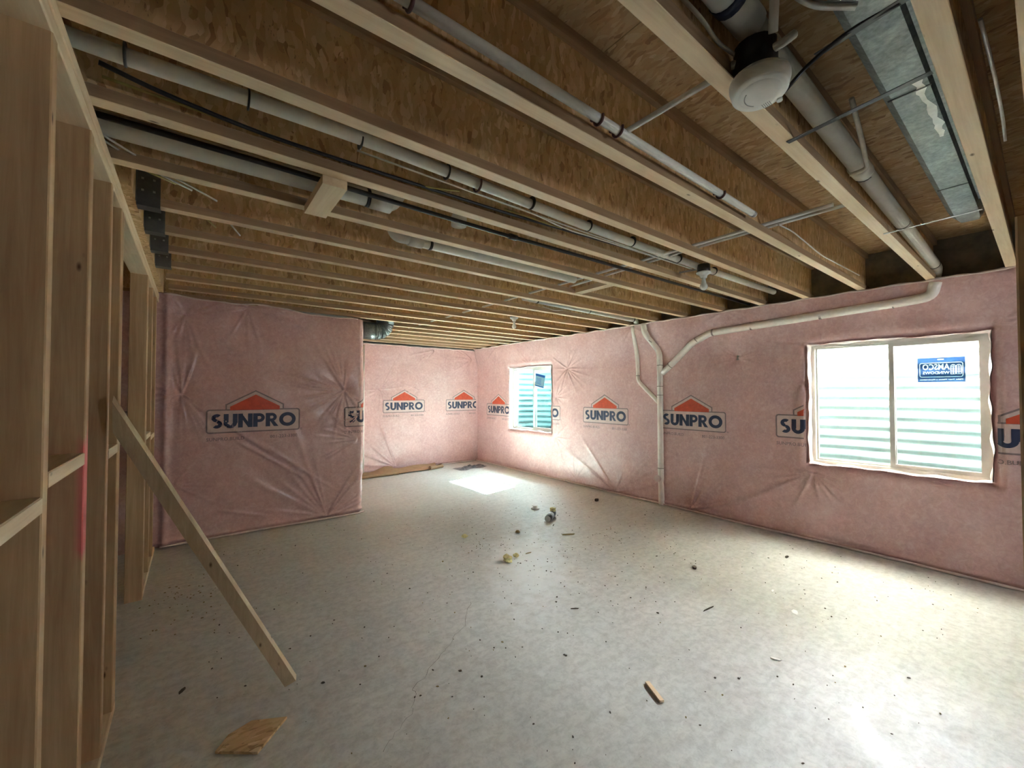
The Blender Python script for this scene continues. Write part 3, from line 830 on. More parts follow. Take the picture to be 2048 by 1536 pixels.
def out_hole(s, t):
    for (a0, a1, b0, b1) in (WIN_B, WIN_S):
        if a0 - 0.02 < s < a1 + 0.02 and b0 - 0.02 < t < b1 + 0.02: return False
    return s < 7.9
for k, yc in enumerate((7.105, 5.68, 4.255, 2.83, 1.405, -0.02)):
    logo(wall_right, p_right, h_right, yc, 1.052, True, out_hole)
for xc in (3.36, 4.74): logo(wall_far, p_far, h_far, xc, 1.14, False, lambda s, t: s < 5.06)
logo(wall_middle, p_nib, h_nib, 0.545, 1.108, False)
logo(wall_middle, p_nib, h_nib, 1.93, 1.108, False, lambda s, t: s < 1.95)
logo(wall_middle, p_nib, h_nib, -0.85, 1.108, False)

# ------------------------------------------------------------ setting: stud wall on the left
WX0, WX1 = -0.385, -0.285
wall_left = struct(empty('wall_left', (-0.33, 3.0, 0)))
def lum(name, b, axis, mat, parent=wall_left): return G().cbox(*b, 0.003, axis).build(name, mat, parent)
STUDS = [(-2.3, .042), (-1.8, .042), (-1.3, .042), (-0.75, .042), (-0.2, .042), (1.05, .045), (1.475, .046), (1.952, .055), (2.395, .045), (2.70, .042), (2.745, .042),
         (4.12, .044), (4.168, .044), (4.60, .05), (5.02, .05)]
zt0 = 2.5 - 0.082
for i, (y0, w) in enumerate(STUDS):
    o = lum('stud', (WX0, WX1, y0, y0 + w, 0.041 if y0 < 2.8 or y0 > 4.15 else 0.0, zt0), 2, 'pine_red' if abs(y0 - 1.952) < 1e-6 else 'pine_z')
    if abs(y0 - 1.952) < 1e-6: o['label'] = 'stud with a red sprayed edge'
lum('bottom_plate', (WX0, WX1, -2.6, 2.79, 0.0, 0.041), 1, 'pine_y'); lum('bottom_plate', (WX0, WX1, 4.165, 5.32, 0.0, 0.041), 1, 'pine_y')
lum('top_plate', (WX0, WX1, -2.6, 3.55, zt0, zt0 + 0.041), 1, 'pine_y'); lum('top_plate', (WX0, WX1, 3.553, 5.32, zt0, zt0 + 0.041), 1, 'pine_y')
lum('top_plate', (WX0, WX1 + 0.004, -2.6, 2.62, zt0 + 0.0412, 2.4995), 1, 'pine_y'); lum('top_plate', (WX0, WX1 + 0.002, 2.623, 5.32, zt0 + 0.0412, 2.4995), 1, 'pine_y')
for y0, y1, z in ((1.097, 1.473, 1.244), (1.523, 1.95, 1.295), (4.214, 4.598, 1.17), (4.652, 5.018, 1.13), (2.442, 2.698, 1.25)):
    lum('blocking', (WX0, WX1 + 0.001, y0, y1, z, z + 0.041), 1, 'pine_y')

# near partition at the right edge of the view
wall_near = struct(empty('wall_near', (2.0, -0.03, 0)))
G().cbox(0.9, 5.05, -0.055, 0.034, 2.42, 2.499, 0.003, 0).build('top_plate', 'pine_x', wall_near)
G().cbox(1.55, 1.64, -0.0, 0.0445, 0, 1.955, 0.004, 2).build('stud', 'pine_z', wall_near)
G().cbox(1.55, 1.64, -0.05, -0.002, 0, 2.419, 0.004, 2).build('stud', 'pine_z', wall_near)

G().box(0.9, 5.1, -0.06, -0.03, 2.50, ZT).build('blocking', 'osb_web', wall_near)  # unseen board added to keep rear fill light out of the joist bays

# ------------------------------------------------------------ windows
def window(name, hole, ymid, glass='glass'):
    a0, a1, b0, b1 = hole; x = XR + 0.10
    w = struct(empty(name, (x, (a0 + a1) / 2, b0)))
    f = 0.035
    g = G()
    for b_ in ((a0, a0 + f, b0, b1), (a1 - f, a1, b0, b1)): g.box(x - 0.005, x + 0.075, b_[0], b_[1], b0, b1)
    for z0, z1 in ((b0, b0 + f), (b1 - f, b1)): g.box(x - 0.005, x + 0.075, a0 + f, a1 - f, z0, z1)
    g.build('window_frame', 'vinyl', w)
    s = 0.030
    def sash(y0, y1, xx, nm, st):
        q = G(); z0, z1 = b0 + f, b1 - f
        q.box(xx, xx + 0.03, y0, y0 + st, z0, z1); q.box(xx, xx + 0.03, y1 - st, y1, z0, z1)
        q.box(xx, xx + 0.03, y0 + st, y1 - st, z0, z0 + st); q.box(xx, xx + 0.03, y0 + st, y1 - st, z1 - st, z1)
        o = q.build(nm, 'vinyl', w)
        G().box(xx + 0.013, xx + 0.016, y0 + st, y1 - st, z0 + st, z1 - st).build('pane', glass, o)
        return o
    sash(a0 + f, ymid + 0.02, x + 0.002, 'sash', 0.036)      # sliding sash, nearer
    sash(ymid - 0.02, a1 - f, x + 0.036, 'sash', 0.014)      # fixed light behind it
    zl = (b0 + b1) / 2
    G().box(x - 0.010, x + 0.002, ymid - 0.004, ymid + 0.02, zl - 0.03, zl + 0.03).box(x - 0.02, x - 0.010, ymid + 0.003, ymid + 0.012, zl - 0.012, zl + 0.02).build('latch', 'vinyl', w)
    G().box(x + 0.076, X1 + 0.01, a0, a1, b0 - 0.02, b0 - 0.002).build('outer_sill', 'foundation', w)
    return w
window('window_1', WIN_B, 0.905)
window('window_2', WIN_S, 6.07, 'glass_cyan')
window('fill_window', WIN_FILL, -2.38, 'glass_dim')  # added behind the camera for fill light


# corrugated window wells, gravel, ground outside
def well(yc, half, proj, ztop, label, idx, mat='well'):
    root = empty('window_well', (5.35, yc, 0.5))
    pitch = 0.118; amp = 0.018
    ny = 64; nz = int((ztop - 0.45) / 0.0118)
    g = G(); g.smooth = True
    for i in range(nz + 1):
        z = 0.45 + (ztop - 0.45) * i / nz
        off = amp * math.sin(2 * math.pi * z / pitch)
        for k in range(ny + 1):
            a = math.pi * k / ny
            c, s_ = math.cos(a), math.sin(a); e = 2 / 3.6
            px = (proj + off) * (abs(s_) ** e); py = (half + off) * math.copysign(abs(c) ** e, c)
            g.v.append((5.35 + px, yc + py, z))
    for i in range(nz):
        for k in range(ny):
            b_ = i * (ny + 1) + k
            g._f(b_, b_ + ny + 1, b_ + ny + 2, b_ + 1)
    g.build('corrugated_wall', mat, root)
    # rolled top rim
    pts = []
    for k in range(ny + 1):
        a = math.pi * k / ny; c, s_ = math.cos(a), math.sin(a); e = 2 / 3.6
        pts.append((5.35 + proj * abs(s_) ** e, yc + half * math.copysign(abs(c) ** e, c), ztop))
    G().tube(pts, 0.012, 8).build('rim', mat, root)
    if idx == 3: struct(root)
    else: tag(root, label, 'window well')
    return root
well(0.90, 1.08, 0.92, 2.31, 'white corrugated steel well outside the large slider window', 1)
well(-2.30, 0.78, 0.92, 2.29, 'added unseen white corrugated steel well outside the added fill window behind the camera', 3)  # unseen well, added along with the fill window
well(6.10, 1.05, 0.92, 2.36, 'white corrugated steel well outside the small far window', 2, 'well_far')
gv = G()
rg = random.Random(5)
for (yc, half) in ((0.9, 1.0), (6.1, 1.0), (-2.30, 0.72)):
    gv.box(5.36, 6.24, yc - half, yc + half, 0.50, 0.56)
    for k in range(260):
        x_, y_ = rg.uniform(5.4, 6.2), rg.uniform(yc - half + .05, yc + half - .05); r = rg.uniform(0.01, 0.022)
        gv.hexa([(x_ - r, y_ - r, .555), (x_ + r, y_ - r * .8, .555), (x_ + r * .9, y_ + r, .555), (x_ - r * .8, y_ + r, .555),
                 (x_ - r * .6, y_ - r * .6, .56 + r), (x_ + r * .7, y_ - r * .5, .56 + r), (x_ + r * .5, y_ + r * .6, .56 + r), (x_ - r * .6, y_ + r * .5, .56 + r)])
stuff(gv.build('gravel', 'gravel'))
# ground level outside, stepping down at the far well; house wall above; unseen slabs added to shade the wells
gs = G()
gs.box(6.36, 14, -3.3, 3.6, 1.4, 2.23); gs.box(5.35, 6.36, -3.3, -3.12, 1.4, 2.23); gs.box(5.35, 6.36, -1.48, -0.22, 1.4, 2.23); gs.box(5.35, 6.36, 2.02, 3.6, 1.4, 2.23)
gs.box(6.34, 14, 3.6, 14, 1.0, 2.30); gs.box(5.35, 6.34, 3.6, 4.98, 1.0, 2.30); gs.box(5.35, 6.34, 7.2, 14, 1.0, 2.30)
struct(gs.build('ground_outside', 'soil'))
struct(G().box(5.2, 5.36, -3.3, 8.2, ZT + 0.03, 6.0).build('wall_outside', 'siding'))
struct(G().box(5.36, 8.4, -4.5, -0.9, 3.10, 3.30).build('shade_slab_outside', 'siding'))
struct(G().box(5.36, 7.25, -0.9, 3.4, 3.10, 3.30).build('shade_slab_outside', 'siding'))     # unseen slab added to cut steep sky light into the near wells
struct(G().box(5.36, 6.28, 3.4, 8.2, 3.10, 3.30).build('shade_slab_outside', 'siding'))  # unseen slab added to limit sky light into the far well

# ------------------------------------------------------------ stickers on the glass
def sticker_big():
    xg = XR + 0.10 + 0.002 + 0.012; y0, y1, z0, z1 = 0.436, 0.730, 1.627, 1.845
    root = empty('window_sticker', (xg, (y0 + y1) / 2, z0))
    cy = (y0 + y1) / 2; cz = (z0 + z1) / 2; w = y1 - y0; h = z1 - z0
    g = G()
    # seen from inside the lettering reads mirrored: it faces the yard
    def put(polys, sy, sz, lift=0.0018):
        for P in polys:
            b_ = len(g.v)
            for px, pz in P: g.v.append((xg - lift, sy + px, sz + pz))
            g._f(*[b_ + i for i in range(len(P))])
    put(outline(rrect(-w * .45, -h * .27, w * .45, h * .30, 0.014), 0.005), cy, cz - h * .02)
    def fit(polys, wd):
        xs_ = [p[0] for P in polys for p in P]; k = wd / (max(xs_) - min(xs_)); m0 = (max(xs_) + min(xs_)) / 2
        return [[((p[0] - m0) * k, p[1]) for p in P] for P in polys]
    put(fit(text_polys('AMSCO', 0.052, 0.02), 0.170), cy + 0.030, cz + 0.002)
    put(fit(text_polys('WINDOWS', 0.026, 0.0), 0.166), cy + 0.030, cz - 0.038)
    put(fit(text_polys('Make Your House a Masterpiece', 0.011, 0.0), w * 0.9), cy, z0 + 0.018)
    # arched window emblem: two arched lights with glazing bars
    for ox in (-0.0165, 0.0165):
        A = [(ox - 0.0145, -0.052)] + [(ox - 0.0145 * math.cos(math.pi * k / 10), 0.012 + 0.018 * math.sin(math.pi * k / 10)) for k in range(11)] + [(ox + 0.0145, -0.052)]
        put(outline(A, 0.0045), cy - w * .315, cz + 0.012)
        put([[(ox - 0.002, -0.052), (ox + 0.002, -0.052), (ox + 0.002, 0.028), (ox - 0.002, 0.028)]], cy - w * .315, cz + 0.012)
        for zz in (-0.036, -0.02, -0.004, 0.011):
            put([[(ox - 0.0145, zz), (ox + 0.0145, zz), (ox + 0.0145, zz + 0.0035), (ox - 0.0145, zz + 0.0035)]], cy - w * .315, cz + 0.012)
    put([rrect(-0.02, -0.004, 0.02, 0.004, 0.0035)], cy, z1 - 0.018)
    g.build('lettering', 'sticker_white', root)
    # blue ink with the lettering left clear
    step = 0.0012; ny_, nz_ = int(w / step), int(h / step)
    YY, ZZ = np.meshgrid(y0 + (np.arange(ny_) + .5) * step, z0 + (np.arange(nz_) + .5) * step, indexing='ij')
    clear = np.zeros(YY.shape, bool)
    for f in g.f:
        P = [(g.v[i][1], g.v[i][2]) for i in f]
        m_ = (YY >= min(p[0] for p in P)) & (YY <= max(p[0] for p in P)) & (ZZ >= min(p[1] for p in P)) & (ZZ <= max(p[1] for p in P))
        if not m_.any(): continue
        yy, zz = YY[m_], ZZ[m_]; ins = np.zeros(yy.shape, bool)
        for (ya, za), (yb, zb) in zip(P, P[1:] + P[:1]):
            if abs(zb - za) < 1e-9: continue
            ins ^= ((za > zz) != (zb > zz)) & (yy < (yb - ya) * (zz - za) / (zb - za) + ya)
        clear[m_] |= ins
    q = G()
    for j_ in range(nz_):
        i0 = None
        for i_ in range(ny_ + 1):
            solid = i_ < ny_ and not clear[i_, j_]
            if solid and i0 is None: i0 = i_
            if not solid and i0 is not None:
                b_ = len(q.v); a_, e_ = y0 + i0 * step, y0 + i_ * step; c_, d_ = z0 + j_ * step, z0 + (j_ + 1) * step
                q.v += [(xg, a_, c_), (xg, e_, c_), (xg, e_, d_), (xg, a_, d_)]; q._f(b_, b_ + 3, b_ + 2, b_ + 1); i0 = None
    q.build('sheet', 'blue', root)
    tag(root, 'blue window maker sticker with white mirrored lettering on the large window', 'sticker')
M['sheet_pale'] = thinfilm('sheet_pale', (0.45, 0.55, 0.60), (0.22, 0.28, 0.30), 0.6)
def sticker_small():
    xg = XR + 0.10 + 0.002 + 0.012
    root = empty('window_sticker', (xg, 5.91, 1.76)); root.rotation_euler = (math.radians(12), 0, 0)
    def box(b_, mat, nm):
        o = G().box(*b_).build(nm, mat, org=(0, 0, 0)); o.parent = root; o.location = (0, 0, 0); return o
    box((-0.001, 0, -0.135, 0.135, -0.12, 0.12), 'sheet_pale', 'sheet')
    box((-0.002, -0.001, -0.135, 0.135, 0.075, 0.12), 'blue2', 'band'); box((-0.002, -0.001, -0.135, 0.135, -0.12, -0.098), 'blue2', 'band')
    g = G()
    for zz, w in ((0.03, 0.10), (0.005, 0.10), (-0.02, .10), (-0.045, 0.11), (-0.07, 0.12)):
        g.box(-0.002, -0.001, -w * 0.4, w, zz, zz + 0.010)
    o = g.build('printed_lines', 'blue2', org=(0, 0, 0)); o.parent = root; o.location = (0, 0, 0)
    tag(root, 'tilted light blue and white sticker on the small far window', 'sticker')
sticker_big(); sticker_small()

# ------------------------------------------------------------ pipes
def pipe(name, pts, r, mat, label, cat='pipe', group=None, rad=0.08, rings=(), ringmat='black', n=16, fittings=()):
    P = arc_pts(pts, 6, rad) if len(pts) > 2 else pts
    o = G().tube(P, r, n).build(name, mat)
    tag(o, label, cat, group)
    for (p, d, w, k) in rings: G().ring(p, d, r * k, h=w).build('band', ringmat, o)
    for (p, d, w, k) in fittings: G().ring(p, d, r * k, h=w).build('coupling', mat, o)
    return o
X_ = (1, 0, 0)
big = pipe('drain_pipe', [(0.75, 0.520, 2.635), (5.03, 0.572, 2.60), (5.05, 0.60, 2.45)], 0.038, 'pvc',
           'long white drain pipe in the joist bay beside the smoke alarm', rad=0.06,
           rings=[((2.62, 0.545, 2.62), X_, 0.008, 1.05), ((3.55, 0.555, 2.612), X_, 0.008, 1.05), ((4.86, .57, 2.60), X_, .008, 1.06)],
           fittings=[((1.22, 0.526, 2.632), X_, 0.16, 1.17), ((2.55, 0.543, 2.62), X_, 0.10, 1.13)])
G().tube([(0.75, 0.52, 2.635), (1.16, .525, 2.632)], 0.047, 18).build('sleeve', 'pvc', big)
G().ring((1.16, 0.525, 2.632), X_, 0.049, h=0.035).build('tape', 'navy', big)['label'] = 'navy blue tape ring'
pipe('water_pipe', [(0.2, 0.99, 2.545), (2.48, 0.995, 2.533)], 0.0165, 'pex', 'thin white pipe clipped along the joist left of the smoke alarm',
     rings=[((2.46, .995, 2.533), X_, .02, 1.08)], ringmat='steel')
for i, x_ in enumerate((0.42, 1.17, 1.24, 2.10)):
    pass
def clip(x, y, z, r, label, side=1):
    g = G()
    pts = [(x, y + r * 1.25 * math.cos(a), z + r * 1.25 * math.sin(a)) for a in [math.radians(t) for t in range(-200, 41, 20)]]
    g.tube(pts, 0.0055, 6)
    g.box(x - .006, x + .006, y + r * .9, y + r * .9 + 0.022 * side, z + r * .4, z + r * .4 + 0.012)
    tag(g.build('pipe_clip', 'clip'), label, 'clip')
clip(0.43, 0.991, 2.545, 0.017, 'dark red pipe clip nearest the camera on the thin pipe')
clip(1.165, 0.993, 2.54, 0.017, 'dark red pipe clip just before the tee of the thin pipe')
clip(1.275, 0.993, 2.54, 0.019, 'dark red pipe clip just after the tee of the thin pipe')
clip(2.09, 0.994, 2.535, 0.017, 'dark red pipe clip near the far end of the thin pipe')
clip(1.10, 1.71, 2.565, 0.028, 'dark red pipe clip on the white pipe with tied cables')
PA = [(-1.2, 1.70, 2.60), (-0.27, 1.735, 2.575), (0.135, 1.71, 2.575), (0.55, 1.70, 2.575), (1.23, 1.715, 2.57), (2.0, 1.735, 2.565), (3.3, 1.735, 2.565), (4.7, 1.71, 2.565)]
pa = pipe('drain_pipe', PA, 0.026, 'pvc', 'white pipe with black ties running behind the second full joist', rad=0.2,
          rings=[((x_, 1.712 + (0.02 if 1.5 < x_ < 4 else 0), 2.571), X_, 0.006, 1.35) for x_ in (-0.18, 0.14, 0.53, 0.93, 1.45, 1.93, 2.37, 2.95, 3.5)])
pb = pipe('drain_pipe', [(-2.0, 2.27, 2.60), (0.86, 2.235, 2.59), (0.90, 2.235, 2.66)], 0.046, 'pvc', 'thick white pipe turning up behind the short block', rad=0.05,
          rings=[((0.73, 2.237, 2.59), X_, 0.018, 1.04)], fittings=[((0.80, 2.236, 2.59), X_, 0.12, 1.13)])
tag(G().lathe([(0.048, 0.0), (0.050, 0.05), (0.036, 0.08), (0.036, 0.20)], (1.30, 2.235, 2.575), 20).build('pipe_stub', 'pvc'), 'short white upright pipe stub beside the black gas pipe', 'pipe')
pc = pipe('drain_pipe', [(1.03, 2.64, 2.70), (1.03, 2.64, 2.575), (2.72, 2.61, 2.56)], 0.035, 'pvc', 'white pipe with an elbow in the fourth bay beyond the short block', rad=0.09,
          rings=[((1.30, 2.635, 2.571), X_, 0.02, 1.06)], fittings=[((1.19, 2.637, 2.572), X_, 0.10, 1.14)])
pd = pipe('drain_pipe', [(2.85, 3.50, 2.575), (4.98, 3.575, 2.565), (5.02, 3.60, 2.46)], 0.034, 'pvc', 'white pipe entering the right wall above the thin vent', rad=0.05,
          rings=[((3.05, 3.507, 2.574), X_, .02, 1.06), ((3.95, 3.54, 2.57), X_, .012, 1.08), ((4.90, 3.572, 2.566), X_, .02, 1.06)])
pipe('gas_pipe', [(-0.6, 2.09, 2.545), (0.14, 2.085, 2.542), (1.5, 2.10, 2.538), (1.93, 2.085, 2.535), (5.0, 2.07, 2.535)], 0.012, 'black',
     'black gas pipe running below the thick white pipe', rad=0.1, fittings=[((1.62, 2.097, 2.538), X_, 0.06, 1.5)])
# pipes on the right wall, half behind the film
def wallx(y, z): return float(XR - h_right(np.array([y]), np.array([z]))[0]) - 0.012
def onwall(pts, dx=0.0):
    out = []
    for (a, b_), (c, d) in zip(pts[:-1], pts[1:]):
        n = max(2, int(math.hypot(c - a, d - b_) / 0.06))
        for k in range(n):
            y_, z_ = a + (c - a) * k / n, b_ + (d - b_) * k / n; out.append((y_, z_))
    out.append(pts[-1])
    xs = [wallx(*p) for p in out]; xs = [sum(xs[max(0, i - 4):i + 5]) / len(xs[max(0, i - 4):i + 5]) for i in range(len(xs))]
    return [(x + dx - 0.022 * float(smooth01((p[1] - 2.2) / 0.25)), p[0], p[1]) for x, p in zip(xs, out)]
def r2(pts, rad): return [(p.x, p.y) for p in arc_pts([(a, b_, 0) for a, b_ in pts], 5, rad)]
def wring(pts2, y, z, d, r, parent, mat='pvc_ring', h=0.008): G().ring((wallx(y, z) + 0.010, y, z), d, r * 1.05, h=h).build('band', mat, parent)
stack = G().tube(onwall(r2([(3.44, 2.495), (3.425, 2.33), (3.27, 2.12), (3.268, 0.0)], 0.07), 0.016), 0.043, 16).build('stack_pipe', 'pvc_film')
tag(stack, 'vertical drain stack behind the film on the right wall', 'pipe')
for z in (1.91, 1.62, 1.50, 0.50): wring(None, 3.268, z, (0, 0, 1), 0.043, stack)
wring(None, 3.36, 2.245, (0, -0.6, 0.8), 0.043, stack); wring(None, 3.43, 2.40, (0, 0, 1), 0.043, stack)
G().tube([(wallx(3.268, .36) + 0.0, 3.29, 0.36), (wallx(3.268, .36) - 0.048, 3.29, 0.36)], 0.046, 20).build('cleanout_cap', 'ink_pale', stack)['label'] = 'round grey cleanout cap'
br = G().tube(onwall(r2([(0.575, 2.47), (0.60, 2.36), (0.72, 2.345), (2.55, 2.268), (2.80, 2.16), (3.24, 1.80)], 0.06), 0.016), 0.041, 16).build('branch_pipe', 'pvc_film')
tag(br, 'long sloping branch pipe behind film above the large window', 'pipe')
wring(None, 0.85, 2.335, (0, 1, 0), 0.041, br); wring(None, 1.40, 2.315, (0, 1, 0), 0.041, br, h=.02); wring(None, 2.06, 2.288, (0, 1, 0), 0.041, br, 'pvc_ring', 0.018)
wring(None, 2.50, 2.27, (0, 1, 0), 0.041, br, h=.018); wring(None, 2.72, 2.20, (0, .75, -.6), 0.041, br); wring(None, 3.12, 1.90, (0, .75, -.6), 0.041, br)
vt = G().tube(onwall(r2([(3.63, 2.49), (3.635, 1.70), (3.30, 1.40)], 0.06), 0.016), 0.030, 14).build('vent_pipe', 'pvc_film')
tag(vt, 'thin vent pipe joining the drain stack from its left', 'pipe'); wring(None, 3.633, 1.78, (0, 0, 1), 0.030, vt)
pv = G().tube([(2.50, 7.78, 0.0), (2.50, 7.78, 2.42)], 0.018, 10).build('conduit', 'pvc_film')
tag(pv, 'pale upright conduit at the far wall beside the wall corner', 'conduit')

# PEX and small lines
pipe('water_line', [(2.74, 0.70, 2.556), (2.72, 4.0, 2.556), (2.66, 6.9, 2.556)], 0.0115, 'pex', 'longer white water line crossing under the joists', n=8, rad=.2)
pipe('water_line', [(2.80, 0.62, 2.556), (2.79, 1.5, 2.556), (2.86, 2.80, 2.556)], 0.0105, 'pex', 'shorter white water line crossing beside the longer one', n=8, rad=.2)
pipe('water_line', [(1.335, 0.64, 2.56), (1.318, 1.0, 2.548)], 0.0105, 'pex', 'short white line teeing into the thin clipped pipe', n=10)
pipe('water_line', [(1.285, 0.575, 2.53), (1.31, 0.50, 2.525), (1.315, 0.44, 2.53), (1.335, .425, 2.55)], 0.012, 'pex', 'curled white line above the smoke alarm', n=10, rad=.02)
pipe('water_line', [(1.22, 0.43, 2.66), (1.24, 0.44, 2.60), (1.27, 0.455, 2.54)], 0.012, 'pex', 'short upright white line above the smoke alarm', n=10, rad=.03)
tag(G().lathe([(0.012, 0), (0.03, 0.01), (0.03, 0.05), (0.015, 0.06), (0.015, 0.10)], (1.14, 0.40, 2.66), 12, (0.2, 0.1, 1)).build('valve', 'clip'), 'dark red valve body deep in the bay by the drain pipe', 'valve')

def cable(pts, r, mat, label, rad=0.12, group=None):
    return tag(G().tube(arc_pts(pts, 5, rad), r, 6).build('cable', mat), label, 'cable', group)
cable([(-0.25, 1.80, 2.57), (-0.12, 1.83, 2.56), (0.16, 1.875, 2.555), (0.55, 1.872, 2.55), (1.36, 1.86, 2.55), (2.15, 1.83, 2.56), (3.0, 1.80, 2.57), (3.4, 1.76, 2.60), (4.2, 1.80, 2.60)], 0.008, 'black', 'black cable sagging below the tied white pipe')
cable([(-0.25, 1.86, 2.562), (0.3, 1.883, 2.557), (0.9, 1.87, 2.552), (1.05, 1.80, 2.552)], 0.005, 'cable_y', 'yellow cable beside the sagging black cable')
cable([(1.36, 1.84, 2.56), (2.0, 1.84, 2.556), (2.6, 1.79, 2.57), (3.1, 1.80, 2.6)], 0.005, 'cable_y', 'yellow cable twisted round the black cable further on')
cable([(0.53, 1.745, 2.545), (1.1, 1.75, 2.540), (1.5, 1.75, 2.54), (1.75, 1.765, 2.520), (2.1, 1.765, 2.53), (3.2, 1.76, 2.54)], 0.004, 'cable_w', 'white cable tied under the white pipe')
cable([(0.53, 1.755, 2.55), (1.1, 1.765, 2.548), (1.9, 1.77, 2.545), (3.2, 1.77, 2.548)], 0.004, 'cable_w', 'second white cable tied under the white pipe, farther one')
cable([(-0.36, 2.20, 2.56), (-0.20, 2.35, 2.535), (0.02, 2.52, 2.515), (0.08, 2.57, 2.51)], 0.005, 'cable_w', 'loose white cable end over the stud wall, upper of three')
cable([(-0.36, 2.24, 2.56), (-0.20, 2.40, 2.53), (-0.02, 2.52, 2.515)], 0.005, 'cable_w', 'loose white cable end over the stud wall, middle of three')
cable([(-0.36, 2.28, 2.56), (-0.22, 2.42, 2.525), (-0.08, 2.50, 2.52)], 0.005, 'cable_y', 'loose yellowish cable end over the stud wall, lowest of three')
cable([(0.02, 2.86, 2.56), (0.03, 2.90, 2.53), (0.09, 2.96, 2.50)], 0.005, 'cable_y', 'short yellow cable tail hanging under the joist by the hangers')
cable([(0.14, 2.86, 2.56), (0.15, 2.91, 2.53), (0.21, 2.99, 2.49)], 0.005, 'cable_w', 'short white cable tail hanging under the joist by the hangers')
cable([(1.02, .60, 2.62), (1.10, 0.57, 2.57), (1.20, 0.575, 2.555), (1.30, 0.565, 2.56)], 0.006, 'cable_w', 'pale cable dropping past the drain pipe to the alarm box')
cable([(2.05, 0.46, 2.70), (2.25, 0.47, 2.60), (2.42, 0.49, 2.555), (2.40, 0.55, 2.545)], 0.009, 'cable_w', 'thick pale cable looped round the drain pipe')
cable([(2.75, .97, 2.535), (3.0, .98, 2.56), (3.6, 1.0, 2.535), (4.6, 1.0, 2.56)], 0.005, 'cable_w', 'pale cable drooping past the end of the thin pipe')
cable([(1.38, 0.465, 2.43), (1.41, 0.42, 2.49), (1.40, 0.32, 2.52), (1.375, 0.21, 2.50)], 0.006, 'black', 'black wire from the smoke alarm to the duct joist')
cable([(3.26, 3.64, 2.55), (3.45, 3.62, 2.52), (3.55, 3.60, 2.54)], 0.004, 'cable_w', 'thin white cable loop under the pipe of the right wall')
cable([(4.62, 2.84, 2.56), (4.70, 2.90, 2.53), (4.80, 2.88, 2.56)], 0.005, 'cable_w', 'small white cable loop at a joist end')

# steel straps
def strap(A, B, w, mat, label):
    g = G().beam(A, B, w, 0.002, (1, 0, 0))
    return tag(g.build('steel_strap', mat), label, 'strap')
strap((1.80, 0.60, 2.497), (1.745, 0.20, 2.497), 0.022, 'hanger', 'dark steel strap across the bay just beyond the smoke alarm')
strap((3.31, 0.60, 2.497), (3.27, 0.20, 2.497), 0.018, 'steel', 'bright steel strap across the bay near the duct end')
strap((1.43, 0.40, 2.52), (1.365, 0.19, 2.497), 0.022, 'hanger', 'black strap under the nearest part of the duct')
tag(G().tube(arc_pts([(1.28, 0.42, 2.64), (1.34, 0.38, 2.60), (1.40, 0.30, 2.575)], 5, .05), 0.010, 4).build('steel_strap', 'steel'), 'bent bright strap between the alarm and the duct', 'strap')
tag(G().tube(arc_pts([(1.70, 0.10, 2.56), (1.92, 0.088, 2.515), (2.25, 0.085, 2.505), (2.50, 0.09, 2.52)], 5, .2), 0.006, 4).build('steel_strap', 'steel'), 'thin curved strap hanging right of the duct joist', 'strap')

# ------------------------------------------------------------ ducts
dk = G()
prof = [(0.215, 2.63), (0.235, 2.60), (0.335, 2.60), (0.36, 2.625), (0.365, 2.66), (0.365, 2.78), (0.215, 2.78)]
n = len(prof); rows = []
xs = [(-1.0, 1.0), (3.3, 1.0), (3.6, 1.0), (3.75, .92), (3.85, .75), (3.90, .45), (3.915, 0.1)]
for x_, k in xs:
    b_ = len(dk.v); rows.append(b_)
    for (yy, zz) in prof: dk.v.append((x_, 0.29 + (yy - 0.29) * k, 2.69 + (zz - 2.69) * (0.5 + 0.5 * k)))
for a, b_ in zip(rows[:-1], rows[1:]):
    for i in range(n):
        j_ = (i + 1) % n; dk._f(a + i, b_ + i, b_ + j_, a + j_)
dk._f(*[rows[0] + i for i in range(n)]); dk._f(*[rows[-1] + i for i in range(n)][::-1])
dko = dk.build('air_duct', 'galv')
tag(dko, 'long galvanised steel duct with a closed rounded end between the joists', 'duct')
G().box(-1.0, 3.4, 0.205, 0.222, 2.597, 2.615).build('seam', 'galv', dko)
for x_ in (0.9, 2.0, 3.1): G().box(x_, x_ + 0.006, 0.232, 0.345, 2.597, 2.601).build('joint', 'hanger', dko)
# mastic smears
sm = ribbon(jag([(1.93, 0.262), (2.05, 0.258), (2.3, 0.25), (2.45, 0.257)], 6, .004), 0.022, 2.5985).build('sealant', 'torn', dko)
sm['label'] = 'white sealant smear'
el = empty('duct_elbow', (2.07, 5.62, 2.30))
def elb():
    g = G(); g.tube([(2.09, 5.60, 2.80), (2.09, 5.60, 2.47)], 0.118, 24); g.build('collar', 'galv', el)
    P = [(2.09, 5.60, 2.49)]
    for k in range(1, 6):
        a = math.radians(90 * k / 5); P.append((2.09 - 0.13 * (1 - math.cos(a)), 5.60 + 0.02 * k / 5, 2.49 - 0.115 * math.sin(a)))
    P.append((1.80, 5.64, 2.375))
    for a, b_ in zip(P[:-1], P[1:]): G().tube([a, b_], 0.114, 24).build('gore', 'galv', el)
    for p, q in zip(P[1:-1], P[2:]): G().ring(p, Vector(q) - Vector(p), 0.118, h=0.014, n=24).build('joint_ring', 'galv', el)
elb(); tag(el, 'grey sheet metal duct elbow at the far end of the projecting wall', 'duct')

